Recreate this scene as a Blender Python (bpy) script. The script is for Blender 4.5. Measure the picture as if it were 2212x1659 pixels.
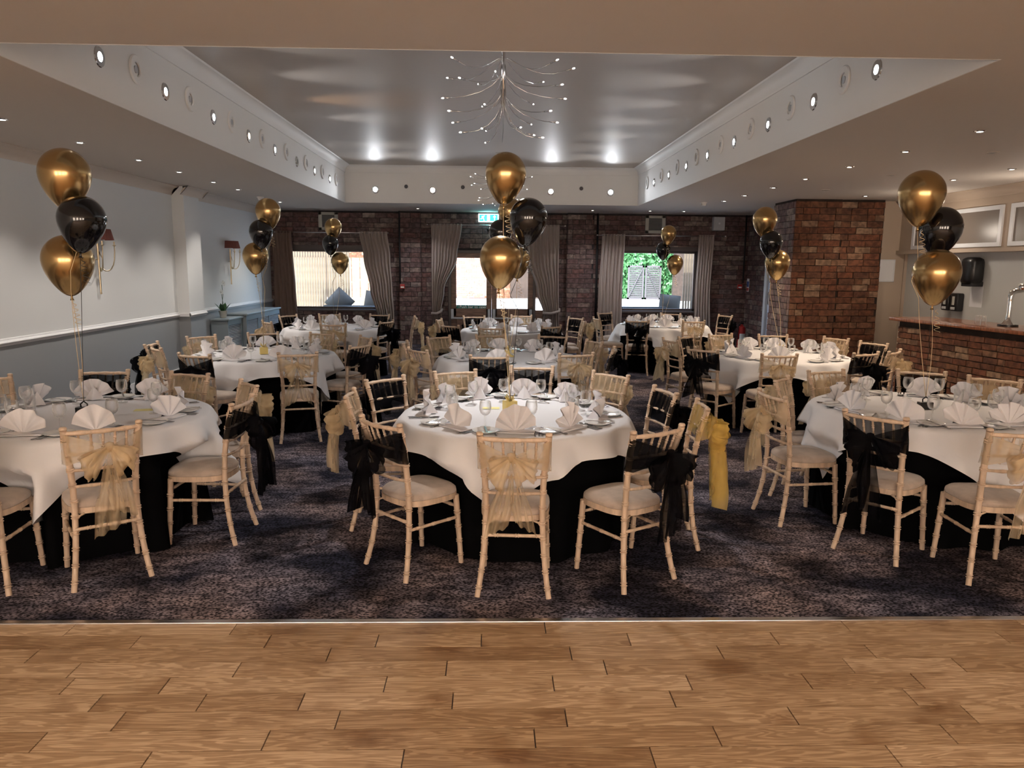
import bpy, bmesh, math, random
from math import sin, cos, pi, radians, degrees, atan2, hypot, sqrt
from mathutils import Vector, Matrix, noise
random.seed(7)
C = bpy.context.scene.collection
for o in list(bpy.data.objects): bpy.data.objects.remove(o)
sc = bpy.context.scene

# ------------------------------------------------------------------ camera, sky, sun, lights, exposure
cam_d = bpy.data.cameras.new('camera'); cam = bpy.data.objects.new('camera', cam_d); C.objects.link(cam)
cam_d.sensor_width = 36; cam_d.sensor_fit = 'HORIZONTAL'; cam_d.lens = 1605/2212*36; cam_d.clip_end = 300; cam_d.clip_start = .05
yaw, pit, rol = radians(1.64), radians(9.1), .009
fw = Vector((sin(yaw)*cos(pit), cos(yaw)*cos(pit), -sin(pit))); rt = Vector((cos(yaw), -sin(yaw), 0)); dn = fw.cross(rt)
rt2 = rt*cos(rol)-dn*sin(rol); dn2 = rt*sin(rol)+dn*cos(rol)
M = Matrix((rt2, -dn2, -fw)).transposed().to_4x4(); M.translation = (0, 0, 1.75)
cam.matrix_world = M
sc.camera = cam

w = bpy.data.worlds.new('sky'); sc.world = w; w.use_nodes = True
nt = w.node_tree; bg = nt.nodes['Background']
sky = nt.nodes.new('ShaderNodeTexSky'); sky.sky_type = 'NISHITA'; sky.sun_disc = False
sky.sun_elevation = radians(48); sky.sun_rotation = radians(200); sky.air_density = 1.0; sky.dust_density = 2.5
nt.links.new(sky.outputs[0], bg.inputs[0]); bg.inputs[1].default_value = .95

def light(name, kind, loc, energy, color, rot=(0,0,0), **k):
    d = bpy.data.lights.new(name, kind); d.energy = energy; d.color = color
    for a, b in k.items(): setattr(d, a, b)
    o = bpy.data.objects.new(name, d); o.location = loc; o.rotation_euler = rot; C.objects.link(o); return o
light('sun', 'SUN', (0, 30, 20), 5.0, (1, .96, .88), (radians(42), 0, radians(-20)), angle=.01)
sc.view_settings.view_transform = 'Standard'; sc.view_settings.look = 'None'
sc.view_settings.exposure = 1.0; sc.view_settings.gamma = 1.0; sc.view_settings.use_curve_mapping = False
WARM = (1, .77, .55); COOL = (.93, .96, 1); NEUT = (1, .90, .80)
# warm downlights added behind the camera for the dance floor, fittings unseen
for x in (-3.6, -1.8, 0, 1.8, 3.6):
    for y in (-2.4, -.6, 1.2, 2.5):
        light('downlight_beam', 'SPOT', (x, y, 2.84), 13, WARM, spot_size=radians(125), spot_blend=.8, shadow_soft_size=.05)
LEFT_DL = [6.33, 7.47, 8.67, 9.75, 10.92, 11.95, 14.27]; RIGHT_DL = [6.24, 7.35, 8.49, 9.67, 10.76, 11.97, 13.02]; FAR_R = [8.5, 9.57, 10.69, 11.82]
for y in LEFT_DL: light('downlight_beam', 'SPOT', (-3.93, y, 2.84), 38, NEUT, spot_size=radians(100), spot_blend=.7, shadow_soft_size=.04)
for y in RIGHT_DL: light('downlight_beam', 'SPOT', (4.0, y, 2.84), 42, WARM, spot_size=radians(110), spot_blend=.7, shadow_soft_size=.04)
for y in FAR_R: light('downlight_beam', 'SPOT', (5.86, y, 2.84), 13, WARM, spot_size=radians(110), spot_blend=.7, shadow_soft_size=.04)
for x in (-1.5, 2.06, 3.24, 3.94): light('downlight_beam', 'SPOT', (x, 15.5, 2.84), 26, (.95, .95, 1), spot_size=radians(120), spot_blend=.8, shadow_soft_size=.04)
FASL = [5.5, 6.55, 7.63, 8.7, 9.71, 11.82, 12.9]; FASR = [5.5, 6.55, 7.6, 8.65, 9.7, 10.74, 11.78, 12.84]
for y in FASL: light('fascia_beam', 'SPOT', (-2.69, y, 3.145), 26, (1, .62, .32) if y == 8.7 else COOL, (0, radians(-101), 0), spot_size=radians(46), spot_blend=1, shadow_soft_size=.03)
for y in FASR: light('fascia_beam', 'SPOT', (2.71, y, 3.145), 22, COOL, (0, radians(101), 0), spot_size=radians(46), spot_blend=1, shadow_soft_size=.03)
FASB = [-2.16, -1.10, 1.10, 2.22]
for x in FASB: light('fascia_beam', 'SPOT', (x, 14.2, 3.11), 12, COOL, (radians(-90+7), 0, 0), spot_size=radians(90), spot_blend=.6, shadow_soft_size=.03)
# unseen fill panels added behind the camera to brighten the room
for x in (-3.6, -1.2, 1.2, 3.6): light('rear_fill_panel', 'AREA', (x, -4.35, 1.5), 110, (1, .98, .97), (radians(90), 0, pi), shape='RECTANGLE', size=1.3, size_y=1.7)
# downward fill spot added below each chandelier to brighten the tabletops
for x, y in ((.08, 5.8), (.15, 12.5)): light('chandelier_fill_spot', 'SPOT', (x, y, 2.60), 70, (1, .95, .90), spot_size=radians(150), spot_blend=1, shadow_soft_size=.06)
# bar work lights
for y in (9.0, 11.0): light('bar_light', 'POINT', (6.4, y, 2.3), 6, (1, .86, .72), shadow_soft_size=.06)

# ------------------------------------------------------------------ helpers
class MB:
    def __init__(s): s.v = []; s.f = []; s.m = []
    def add(s, vs, fs):
        n = len(s.v); s.v += [tuple(v) for v in vs]; s.f += [tuple(n+i for i in f) for f in fs]; return s
    def box(s, a, b, M=None):
        (x0, y0, z0), (x1, y1, z1) = a, b
        vs = [Vector(p) for p in ((x0,y0,z0),(x1,y0,z0),(x1,y1,z0),(x0,y1,z0),(x0,y0,z1),(x1,y0,z1),(x1,y1,z1),(x0,y1,z1))]
        if M: vs = [M @ v for v in vs]
        return s.add(vs, [(3,2,1,0),(4,5,6,7),(0,1,5,4),(1,2,6,5),(2,3,7,6),(3,0,4,7)])
    def bbox(s, a, b, r=.01, M=None):
        bm = bmesh.new(); bmesh.ops.create_cube(bm, size=1)
        for v in bm.verts: v.co = Vector([(a[i]+b[i])/2 + v.co[i]*(b[i]-a[i]) for i in range(3)])
        bmesh.ops.bevel(bm, geom=bm.edges[:], offset=r, segments=2, affect='EDGES', profile=.5)
        vs = [(M @ v.co if M else v.co.copy()) for v in bm.verts]; fs = [tuple(v.index for v in f.verts) for f in bm.faces]
        bm.free(); return s.add(vs, fs)
    def tube(s, pts, rad, n=8, cap=True, flat=None):
        pts = [Vector(p) for p in pts]; k = len(pts)
        if not hasattr(rad, '__len__'): rad = [rad]*k
        t0 = (pts[1]-pts[0]).normalized(); up = Vector((0,0,1)) if abs(t0.z) < .9 else Vector((1,0,0))
        nn = t0.cross(up).normalized(); vs = []
        for i, p in enumerate(pts):
            t = (pts[min(i+1,k-1)]-pts[max(i-1,0)]).normalized()
            nn = (nn - t*nn.dot(t)).normalized(); b = t.cross(nn)
            for j in range(n):
                a = 2*pi*j/n; vs.append(p + (nn*cos(a)*(1 if flat is None else flat) + b*sin(a))*rad[i])
        fs = [(i*n+j, i*n+(j+1)%n, (i+1)*n+(j+1)%n, (i+1)*n+j) for i in range(k-1) for j in range(n)]
        if cap: fs += [tuple(range(n))[::-1], tuple((k-1)*n+j for j in range(n))]
        return s.add(vs, fs)
    def lathe(s, prof, n=16, M=None, cap=True):
        vs = []
        for r, z in prof:
            for j in range(n):
                v = Vector((r*cos(2*pi*j/n), r*sin(2*pi*j/n), z)); vs.append(M @ v if M else v)
        k = len(prof)
        fs = [(i*n+j, i*n+(j+1)%n, (i+1)*n+(j+1)%n, (i+1)*n+j) for i in range(k-1) for j in range(n)]
        if cap: fs += [tuple(range(n))[::-1], tuple((k-1)*n+j for j in range(n))]
        return s.add(vs, fs)
    def grid(s, fn, nu, nv, wrap=False):
        vs = [fn(i/nu, j/nv) for i in range(nu+(0 if wrap else 1)) for j in range(nv+1)]
        N = nu if wrap else nu+1
        fs = [(i*(nv+1)+j, ((i+1)%N)*(nv+1)+j, ((i+1)%N)*(nv+1)+j+1, i*(nv+1)+j+1) for i in range(nu) for j in range(nv)]
        return s.add(vs, fs)
    def prism(s, pts, z0, z1, M=None):
        n = len(pts); vs = [Vector((x, y, z0)) for x, y in pts]+[Vector((x, y, z1)) for x, y in pts]
        if M: vs = [M @ v for v in vs]
        return s.add(vs, [tuple(range(n))[::-1], tuple(range(n, 2*n))]+[(i, (i+1)%n, n+(i+1)%n, n+i) for i in range(n)])
    def mesh(s, name, mat, smooth=False):
        me = bpy.data.meshes.new(name); me.from_pydata(s.v, [], s.f); me.validate()
        me.materials.append(mat)
        bm = bmesh.new(); bm.from_mesh(me); bmesh.ops.recalc_face_normals(bm, faces=bm.faces)
        if smooth:
            for f in bm.faces: f.smooth = True
            if smooth is not True:
                for e in bm.edges:
                    if len(e.link_faces) == 2 and e.calc_face_angle(0) > smooth: e.smooth = False
        bm.to_mesh(me); bm.free(); return me
def put(name, me, parent=None, loc=(0,0,0), rz=0, **k):
    o = bpy.data.objects.new(name, me); C.objects.link(o); o.location = loc; o.rotation_euler = (0, 0, rz)
    if parent: o.parent = parent
    for a, b in k.items(): o[a] = b
    return o
def build(name, mb, mat, parent=None, smooth=False, loc=(0,0,0), rz=0, **k):
    return put(name, mb.mesh(name, mat, smooth), parent, loc, rz, **k)
def thing(name, label, cat, loc=(0,0,0), rz=0, group=None):
    o = put(name, None, None, loc, rz, label=label, category=cat)
    o.empty_display_size = .05
    if group: o['group'] = group
    return o
def copy_tree(o, parent=None, kids=None):
    c = o.copy(); C.objects.link(c); c.parent = parent
    for ch in KIDS.get(o.name, ()): copy_tree(ch, c)
    return c
KIDS = {}
def register(o):
    KIDS[o.name] = list(o.children)
    for c in o.children: register(c)
def box1(name, a, b, mat, parent=None, r=0, smooth=False, **k):
    mb = MB(); mb.bbox(a, b, r) if r else mb.box(a, b)
    return build(name, mb, mat, parent, smooth, **k)

def mat(name, col, rough=.6, metal=0, bump=0, bscale=40, var=0, vscale=6, rnd=None, alpha=1, emit=None, estr=0, trans=0, coat=0, sheen=0, col2=None, spec=None, stretch=None):
    m = bpy.data.materials.new(name); m.use_nodes = True; n = m.node_tree; L = n.links; b = n.nodes['Principled BSDF']
    b.inputs['Base Color'].default_value = (*col, 1); b.inputs['Roughness'].default_value = rough; b.inputs['Metallic'].default_value = metal
    b.inputs['Alpha'].default_value = alpha; b.inputs['Transmission Weight'].default_value = trans; b.inputs['Coat Weight'].default_value = coat
    if spec is not None: b.inputs['Specular IOR Level'].default_value = spec
    if sheen: b.inputs['Sheen Weight'].default_value = sheen
    if emit: b.inputs['Emission Color'].default_value = (*emit, 1); b.inputs['Emission Strength'].default_value = estr
    tc = n.nodes.new('ShaderNodeTexCoord'); mp = n.nodes.new('ShaderNodeMapping'); L.new(tc.outputs['Object'], mp.inputs[0])
    if stretch: mp.inputs['Scale'].default_value = stretch
    cur = None
    if rnd:
        oi = n.nodes.new('ShaderNodeObjectInfo'); rp = n.nodes.new('ShaderNodeValToRGB'); rp.color_ramp.interpolation = 'LINEAR'
        els = rp.color_ramp.elements
        while len(els) < len(rnd): els.new(.5)
        for i, c in enumerate(rnd): els[i].position = i/(len(rnd)-1); els[i].color = (*c, 1)
        L.new(oi.outputs['Random'], rp.inputs[0]); cur = rp.outputs[0]
        if rnd and var:   # decorrelate texture per object
            ad = n.nodes.new('ShaderNodeVectorMath'); ad.operation = 'ADD'; sx = n.nodes.new('ShaderNodeVectorMath'); sx.operation = 'SCALE'; sx.inputs['Scale'].default_value = 37
            cb = n.nodes.new('ShaderNodeCombineXYZ'); L.new(oi.outputs['Random'], cb.inputs[0]); L.new(oi.outputs['Random'], cb.inputs[1])
            L.new(cb.outputs[0], sx.inputs[0]); L.new(mp.outputs[0], ad.inputs[0]); L.new(sx.outputs[0], ad.inputs[1]); vec = ad.outputs[0]
        else: vec = mp.outputs[0]
    else: vec = mp.outputs[0]
    if var:
        nz = n.nodes.new('ShaderNodeTexNoise'); nz.inputs['Scale'].default_value = vscale; nz.inputs['Detail'].default_value = 6; L.new(vec, nz.inputs['Vector'])
        mx = n.nodes.new('ShaderNodeMix'); mx.data_type = 'RGBA'; mx.blend_type = 'MIX' if col2 else 'MULTIPLY'
        r2 = n.nodes.new('ShaderNodeValToRGB'); r2.color_ramp.elements[0].position = .38; r2.color_ramp.elements[1].position = .62; L.new(nz.outputs[0], r2.inputs[0])
        if cur: L.new(cur, mx.inputs[6])
        else: mx.inputs[6].default_value = (*col, 1)
        if col2: mx.inputs[7].default_value = (*col2, 1); L.new(r2.outputs[0], mx.inputs[0]) if var == 1 else None
        else:
            r2.color_ramp.elements[0].color = (1-var,)*3+(1,); mx.inputs[0].default_value = 1; L.new(r2.outputs[0], mx.inputs[7])
        cur = mx.outputs[2]
    if cur: L.new(cur, b.inputs['Base Color'])
    if bump:
        nb = n.nodes.new('ShaderNodeTexNoise'); nb.inputs['Scale'].default_value = bscale; nb.inputs['Detail'].default_value = 4; L.new(vec, nb.inputs['Vector'])
        bp = n.nodes.new('ShaderNodeBump'); bp.inputs['Strength'].default_value = bump; bp.inputs['Distance'].default_value = .01; L.new(nb.outputs[0], bp.inputs['Height']); L.new(bp.outputs[0], b.inputs['Normal'])
    return m
def sheer(name, col, alpha, rough=.5):
    m = bpy.data.materials.new(name); m.use_nodes = True; n = m.node_tree; L = n.links; n.nodes.clear()
    out = n.nodes.new('ShaderNodeOutputMaterial'); tr = n.nodes.new('ShaderNodeBsdfTransparent'); tr.inputs[0].default_value = (1, 1, 1, 1)
    df = n.nodes.new('ShaderNodeBsdfPrincipled'); df.inputs['Base Color'].default_value = (*col, 1); df.inputs['Roughness'].default_value = rough; df.inputs['Specular IOR Level'].default_value = .5 if max(col) > .1 else .05; df.inputs['Sheen Weight'].default_value = .2 if max(col) > .1 else 0
    tl = n.nodes.new('ShaderNodeBsdfTranslucent'); tl.inputs[0].default_value = (*col, 1); m1 = n.nodes.new('ShaderNodeMixShader'); m1.inputs[0].default_value = .35
    L.new(df.outputs[0], m1.inputs[1]); L.new(tl.outputs[0], m1.inputs[2])
    nz = n.nodes.new('ShaderNodeTexNoise'); nz.inputs['Scale'].default_value = 14; tc = n.nodes.new('ShaderNodeTexCoord'); mp = n.nodes.new('ShaderNodeMapping'); mp.inputs['Scale'].default_value = (1, 1, .25)
    L.new(tc.outputs['Object'], mp.inputs[0]); L.new(mp.outputs[0], nz.inputs['Vector'])
    mr = n.nodes.new('ShaderNodeMapRange'); mr.inputs['From Min'].default_value = .3; mr.inputs['From Max'].default_value = .7; mr.inputs['To Min'].default_value = alpha-.13; mr.inputs['To Max'].default_value = alpha+.13
    L.new(nz.outputs[0], mr.inputs[0]); m2 = n.nodes.new('ShaderNodeMixShader'); L.new(mr.outputs[0], m2.inputs[0]); L.new(tr.outputs[0], m2.inputs[1]); L.new(m1.outputs[0], m2.inputs[2]); L.new(m2.outputs[0], out.inputs[0])
    return m
def glass_mat(name, fac=.12, tint=(1,1,1)):
    m = bpy.data.materials.new(name); m.use_nodes = True; n = m.node_tree; L = n.links; n.nodes.clear()
    out = n.nodes.new('ShaderNodeOutputMaterial'); tr = n.nodes.new('ShaderNodeBsdfTransparent'); tr.inputs[0].default_value = (*tint, 1)
    g = n.nodes.new('ShaderNodeBsdfGlossy'); g.inputs['Roughness'].default_value = .03; fr = n.nodes.new('ShaderNodeLayerWeight'); fr.inputs[0].default_value = fac
    mx = n.nodes.new('ShaderNodeMixShader'); L.new(fr.outputs['Facing' if fac > .3 else 'Fresnel'], mx.inputs[0]); L.new(tr.outputs[0], mx.inputs[1]); d_ = n.nodes.new('ShaderNodeBsdfDiffuse'); d_.inputs[0].default_value = (.85,.85,.85,1); m0 = n.nodes.new('ShaderNodeMixShader'); m0.inputs[0].default_value = .6 if fac > .3 else 0; L.new(g.outputs[0], m0.inputs[1]); L.new(d_.outputs[0], m0.inputs[2]); L.new(m0.outputs[0], mx.inputs[2]); L.new(mx.outputs[0], out.inputs[0])  # clear glassware gets white diffuse edges, painting reflections into its colour
    return m

# ------------------------------------------------------------------ materials
BR = [(.14,.085,.082),(.18,.105,.098),(.21,.105,.09),(.16,.105,.102),(.20,.13,.115),(.26,.18,.155),(.34,.27,.235),(.14,.10,.10),(.20,.11,.095)]
BRO = [(.13,.05,.024),(.20,.07,.032),(.17,.06,.028),(.22,.10,.05),(.12,.048,.026),(.19,.075,.035),(.34,.22,.14),(.19,.068,.032),(.21,.085,.045)]
m_brick = mat('brick_dark', (.2,.1,.08), .85, bump=.5, bscale=60, var=.5, vscale=15, rnd=BR)
m_bricko = mat('brick_orange', (.3,.12,.06), .85, bump=.5, bscale=60, var=.5, vscale=15, rnd=BRO)
m_mort = mat('mortar', (.045,.038,.038), .95, bump=.4, bscale=90, var=.4, vscale=8)
m_morto = mat('mortar_warm', (.035,.022,.016), .95, bump=.4, bscale=90, var=.4, vscale=8)
m_ceil = mat('ceiling_paint', (.60,.54,.48), .75, bump=.05, bscale=200)
m_fasc = mat('fascia_paint', (.80,.79,.77), .6, bump=.04, bscale=120)
m_wallL = mat('pale_grey_paint', (.66,.68,.69), .7, bump=.05, bscale=150)
m_dado = mat('mid_grey_paint', (.27,.285,.30), .6, bump=.04, bscale=150)
m_trim = mat('white_gloss_paint', (.72,.73,.75), .4)
m_cream = mat('cream_paint', (.47,.375,.29), .75, bump=.05, bscale=150)
m_barw = mat('bar_wall_board', (.60,.60,.58), .4)
m_black = mat('black_plastic', (.012,.012,.013), .3)
m_blackm = mat('black_matt', (.014,.014,.016), .6)
m_chrome = mat('chrome', (.82,.82,.82), .12, 1)
m_steel = mat('cutlery_steel', (.36,.36,.37), .22, 1)
m_brass = mat('brushed_brass', (.62,.52,.36), .28, 1)
m_alu = mat('threshold_aluminium', (.75,.75,.76), .25, 1)
m_wood = mat('limewash_wood', (.66,.50,.37), .5, bump=.12, bscale=30, var=.22, vscale=14, stretch=(3,3,.6))
m_seat = mat('taupe_cushion_fabric', (.50,.41,.345), .95, bump=.25, bscale=300, var=.16, vscale=18, sheen=.4)
m_cloth = mat('white_linen', (.77,.775,.81), .85, bump=.12, bscale=500)
m_nap = mat('white_napkin_linen', (.80,.79,.82), .85, bump=.12, bscale=500)
m_skirt = mat('black_linen', (.0035,.0035,.004), .95, spec=.02)
m_china = mat('white_china', (.85,.85,.84), .12, coat=.3)
m_glass = glass_mat('wine_glass_clear', .42)
m_pane = glass_mat('window_pane', .12, (.95,.97,.97))
m_goldorg = sheer('gold_organza', (.74,.59,.39), .38)
m_yelorg = sheer('yellow_gold_organza', (.80,.58,.16), .42)
m_paleorg = sheer('pale_gold_organza', (.74,.64,.46), .38)
m_blkorg = sheer('black_organza', (.005,.005,.007), .87)
m_blkbow = sheer('black_organza_gathered', (.005,.005,.007), .87)
m_goldbow = sheer('gold_organza_gathered', (.76,.59,.36), .46)
m_yelbow = sheer('yellow_organza_gathered', (.85,.60,.14), .5)
m_goldbal = mat('gold_chrome_latex', (.56,.375,.165), .24, .95, coat=.25)
m_blkbal = mat('black_latex', (.006,.006,.008), .12, coat=.5)
m_ribg = mat('gold_ribbon', (.75,.58,.34), .4); m_ribb = mat('black_ribbon', (.02,.02,.02), .4)
m_giftbox = mat('gold_card', (.78,.62,.22), .35, .3)
m_slip = mat('yellow_paper', (.85,.80,.35), .8)
m_curt = mat('taupe_curtain', (.40,.335,.30), .9, bump=.2, bscale=200, stretch=(1,1,.3))
m_curt2 = mat('brown_curtain', (.22,.15,.115), .9, bump=.2, bscale=200, stretch=(1,1,.3))
m_doorw = mat('dark_oak_door', (.24,.135,.09), .45, var=.4, vscale=5, stretch=(1,1,8))
m_frame = mat('window_frame_brown', (.09,.07,.065), .4)
m_oakbar = mat('varnished_bar_top', (.33,.12,.05), .25, var=.4, vscale=8, stretch=(6,.6,1), coat=.4)
m_red = mat('red_enamel', (.42,.02,.02), .3); m_paper = mat('printed_paper', (.78,.78,.80), .8)
m_shade = mat('dark_red_shade', (.16,.05,.04), .8, bump=.3, bscale=90, stretch=(1,1,.1))
m_green = mat('orchid_leaf', (.02,.07,.02), .4); m_petal = mat('orchid_petal', (.85,.85,.82), .5)
m_pot = mat('pot_grey', (.33,.33,.30), .6)
m_rad = mat('radiator_cover_paint', (.25,.30,.33), .45)
m_led = mat('lamp_lens_lit', (1,1,1), .3, emit=(.86,.93,1), estr=30)
m_ledw = mat('lamp_lens_warm', (1,1,1), .3, emit=(1,.66,.35), estr=14)
m_leds = mat('downlight_lens_lit', (1,1,1), .3, emit=(1,.93,.82), estr=7)
m_bulb = mat('small_bulb_lit', (1,1,1), .3, emit=(1,.96,.9), estr=2.5)
m_off = mat('lamp_unlit', (.06,.06,.07), .3); m_plaster = mat('white_plaster', (.80,.79,.78), .6)
m_exit = mat('exit_sign_lit', (.1,.9,.7), .5, emit=(.03,.75,.60), estr=.9); m_exitw = mat('exit_sign_white', (1,1,1), .5, emit=(.7,1,.97), estr=1.3)
m_signg = mat('sign_green', (.005,.16,.13), .5); m_signw = mat('sign_white', (.85,.9,.9), .5); m_signb = mat('sign_blue', (.02,.08,.35), .5)
m_white_door = mat('white_door_paint', (.62,.67,.78), .4)
m_panegrey = mat('frosted_panel', (.20,.165,.14), .35)
m_vent = mat('vent_grey_cream', (.48,.48,.43), .5); m_ventd = mat('vent_louvre', (.20,.20,.20), .5)
m_spk = mat('speaker_grey', (.50,.51,.53), .6)

def wood_floor():
    m = bpy.data.materials.new('oak_plank'); m.use_nodes = True; n = m.node_tree; L = n.links; b = n.nodes['Principled BSDF']
    tc = n.nodes.new('ShaderNodeTexCoord'); oi = n.nodes.new('ShaderNodeObjectInfo')
    cb = n.nodes.new('ShaderNodeCombineXYZ'); mu = n.nodes.new('ShaderNodeMath'); mu.operation = 'MULTIPLY'; mu.inputs[1].default_value = 53
    L.new(oi.outputs['Random'], mu.inputs[0]); L.new(mu.outputs[0], cb.inputs[0]); L.new(mu.outputs[0], cb.inputs[1]); L.new(mu.outputs[0], cb.inputs[2])
    ad = n.nodes.new('ShaderNodeVectorMath'); L.new(tc.outputs['Object'], ad.inputs[0]); L.new(cb.outputs[0], ad.inputs[1])
    mp = n.nodes.new('ShaderNodeMapping'); mp.inputs['Scale'].default_value = (.9, 9, 1); L.new(ad.outputs[0], mp.inputs[0])
    nz = n.nodes.new('ShaderNodeTexNoise'); nz.inputs['Scale'].default_value = 1.6; nz.inputs['Detail'].default_value = 3; nz.inputs['Distortion'].default_value = .6; L.new(mp.outputs[0], nz.inputs['Vector'])
    sn = n.nodes.new('ShaderNodeMath'); sn.operation = 'MULTIPLY'; sn.inputs[1].default_value = 70; L.new(nz.outputs[0], sn.inputs[0])
    si = n.nodes.new('ShaderNodeMath'); si.operation = 'SINE'; L.new(sn.outputs[0], si.inputs[0])
    r1 = n.nodes.new('ShaderNodeValToRGB'); r1.color_ramp.elements[0].position = .0; r1.color_ramp.elements[0].color = (.66,.60,.55,1); r1.color_ramp.elements[1].position = .55; r1.color_ramp.elements[1].color = (1,1,1,1); L.new(si.outputs[0], r1.inputs[0])
    fine = n.nodes.new('ShaderNodeTexNoise'); fine.inputs['Scale'].default_value = 9; fine.inputs['Detail'].default_value = 8; m3 = n.nodes.new('ShaderNodeMapping'); m3.inputs['Scale'].default_value = (1, 22, 1); L.new(ad.outputs[0], m3.inputs[0]); L.new(m3.outputs[0], fine.inputs['Vector'])
    r2 = n.nodes.new('ShaderNodeValToRGB'); r2.color_ramp.elements[0].position = .3; r2.color_ramp.elements[0].color = (.72,.68,.64,1); r2.color_ramp.elements[1].position = .65; r2.color_ramp.elements[1].color = (1.05,1.05,1.05,1); L.new(fine.outputs[0], r2.inputs[0])
    big = n.nodes.new('ShaderNodeTexNoise'); big.inputs['Scale'].default_value = 3.2; big.inputs['Detail'].default_value = 5; L.new(ad.outputs[0], big.inputs['Vector'])
    r3 = n.nodes.new('ShaderNodeValToRGB'); r3.color_ramp.elements[0].position = .28; r3.color_ramp.elements[0].color = (.55,.45,.36,1); r3.color_ramp.elements[1].position = .45; r3.color_ramp.elements[1].color = (1,1,1,1); L.new(big.outputs[0], r3.inputs[0])
    base = n.nodes.new('ShaderNodeValToRGB'); e = base.color_ramp.elements; e[0].color = (.45,.30,.175,1); e[1].color = (.66,.485,.32,1); x = e.new(.5); x.color = (.56,.395,.245,1); L.new(oi.outputs['Random'], base.inputs[0])
    cur = base.outputs[0]
    for r in (r1, r2, r3):
        mx = n.nodes.new('ShaderNodeMix'); mx.data_type = 'RGBA'; mx.blend_type = 'MULTIPLY'; mx.inputs[0].default_value = 1 if r is not r1 else .85; L.new(cur, mx.inputs[6]); L.new(r.outputs[0], mx.inputs[7]); cur = mx.outputs[2]
    L.new(cur, b.inputs['Base Color']); b.inputs['Roughness'].default_value = .42; b.inputs['Specular IOR Level'].default_value = .35
    bp = n.nodes.new('ShaderNodeBump'); bp.inputs['Strength'].default_value = .12; bp.inputs['Distance'].default_value = .004; L.new(fine.outputs[0], bp.inputs['Height']); L.new(bp.outputs[0], b.inputs['Normal'])
    return m
m_plank = wood_floor()
def carpet():
    m = bpy.data.materials.new('mottled_charcoal_carpet'); m.use_nodes = True; n = m.node_tree; L = n.links; b = n.nodes['Principled BSDF']
    tc = n.nodes.new('ShaderNodeTexCoord')
    def nz(scale, st, det=4):
        mp = n.nodes.new('ShaderNodeMapping'); mp.inputs['Scale'].default_value = st; L.new(tc.outputs['Object'], mp.inputs[0])
        t = n.nodes.new('ShaderNodeTexNoise'); t.inputs['Scale'].default_value = scale; t.inputs['Detail'].default_value = det; L.new(mp.outputs[0], t.inputs['Vector']); return t
    a = nz(1.7, (1, 1, 1)); c = nz(62, (1, 1.5, 1), 2); d = nz(7, (1, 2.4, 1), 5); h = nz(1.1, (1, 1, 1), 3)
    ra = n.nodes.new('ShaderNodeValToRGB'); e = ra.color_ramp.elements; e[0].position = .42; e[0].color = (.018,.018,.024,1); e[1].position = .60; e[1].color = (.14,.125,.122,1); L.new(a.outputs[0], ra.inputs[0])
    rh = n.nodes.new('ShaderNodeValToRGB'); e = rh.color_ramp.elements; e[0].position = .4; e[0].color = (.85,.92,1.15,1); e[1].position = .6; e[1].color = (1.08,.98,.99,1); L.new(h.outputs[0], rh.inputs[0])
    rc = n.nodes.new('ShaderNodeValToRGB'); e = rc.color_ramp.elements; e[0].position = .42; e[0].color = (.18,.18,.2,1); e[1].position = .58; e[1].color = (1.9,1.85,1.85,1); L.new(c.outputs[0], rc.inputs[0])
    rd = n.nodes.new('ShaderNodeValToRGB'); e = rd.color_ramp.elements; e[0].position = .35; e[0].color = (.5,.5,.55,1); e[1].position = .65; e[1].color = (1.6,1.55,1.55,1); L.new(d.outputs[0], rd.inputs[0])
    cur = ra.outputs[0]
    for r in (rh, rc, rd):
        mx = n.nodes.new('ShaderNodeMix'); mx.data_type = 'RGBA'; mx.blend_type = 'MULTIPLY'; mx.inputs[0].default_value = 1; L.new(cur, mx.inputs[6]); L.new(r.outputs[0], mx.inputs[7]); cur = mx.outputs[2]
    L.new(cur, b.inputs['Base Color']); b.inputs['Roughness'].default_value = .95; b.inputs['Specular IOR Level'].default_value = .1
    bp = n.nodes.new('ShaderNodeBump'); bp.inputs['Strength'].default_value = .5; bp.inputs['Distance'].default_value = .006; L.new(c.outputs[0], bp.inputs['Height']); L.new(bp.outputs[0], b.inputs['Normal'])
    return m
m_carpet = carpet()
def recess_paint():
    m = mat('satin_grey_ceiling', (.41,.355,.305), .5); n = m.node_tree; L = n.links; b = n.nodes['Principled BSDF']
    tc = n.nodes.new('ShaderNodeTexCoord'); mp = n.nodes.new('ShaderNodeMapping'); mp.inputs['Scale'].default_value = (.6, 7, 1); nz = n.nodes.new('ShaderNodeTexNoise'); nz.inputs['Scale'].default_value = 4; nz.inputs['Detail'].default_value = 3
    L.new(tc.outputs['Object'], mp.inputs[0]); L.new(mp.outputs[0], nz.inputs['Vector']); bp = n.nodes.new('ShaderNodeBump'); bp.inputs['Strength'].default_value = .12; bp.inputs['Distance'].default_value = .01
    L.new(nz.outputs[0], bp.inputs['Height']); L.new(bp.outputs[0], b.inputs['Normal']); b.inputs['Specular IOR Level'].default_value = .5
    return m
m_recess = recess_paint()

# ------------------------------------------------------------------ the room
H = 2.87; XL, XR, YB, YF = -4.8, 7.1, 16.5, -4.5; RX0, RX1, RY0, RY1, RZ = -2.73, 2.75, 4.17, 14.25, 3.54
ST = dict(kind='structure')
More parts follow.
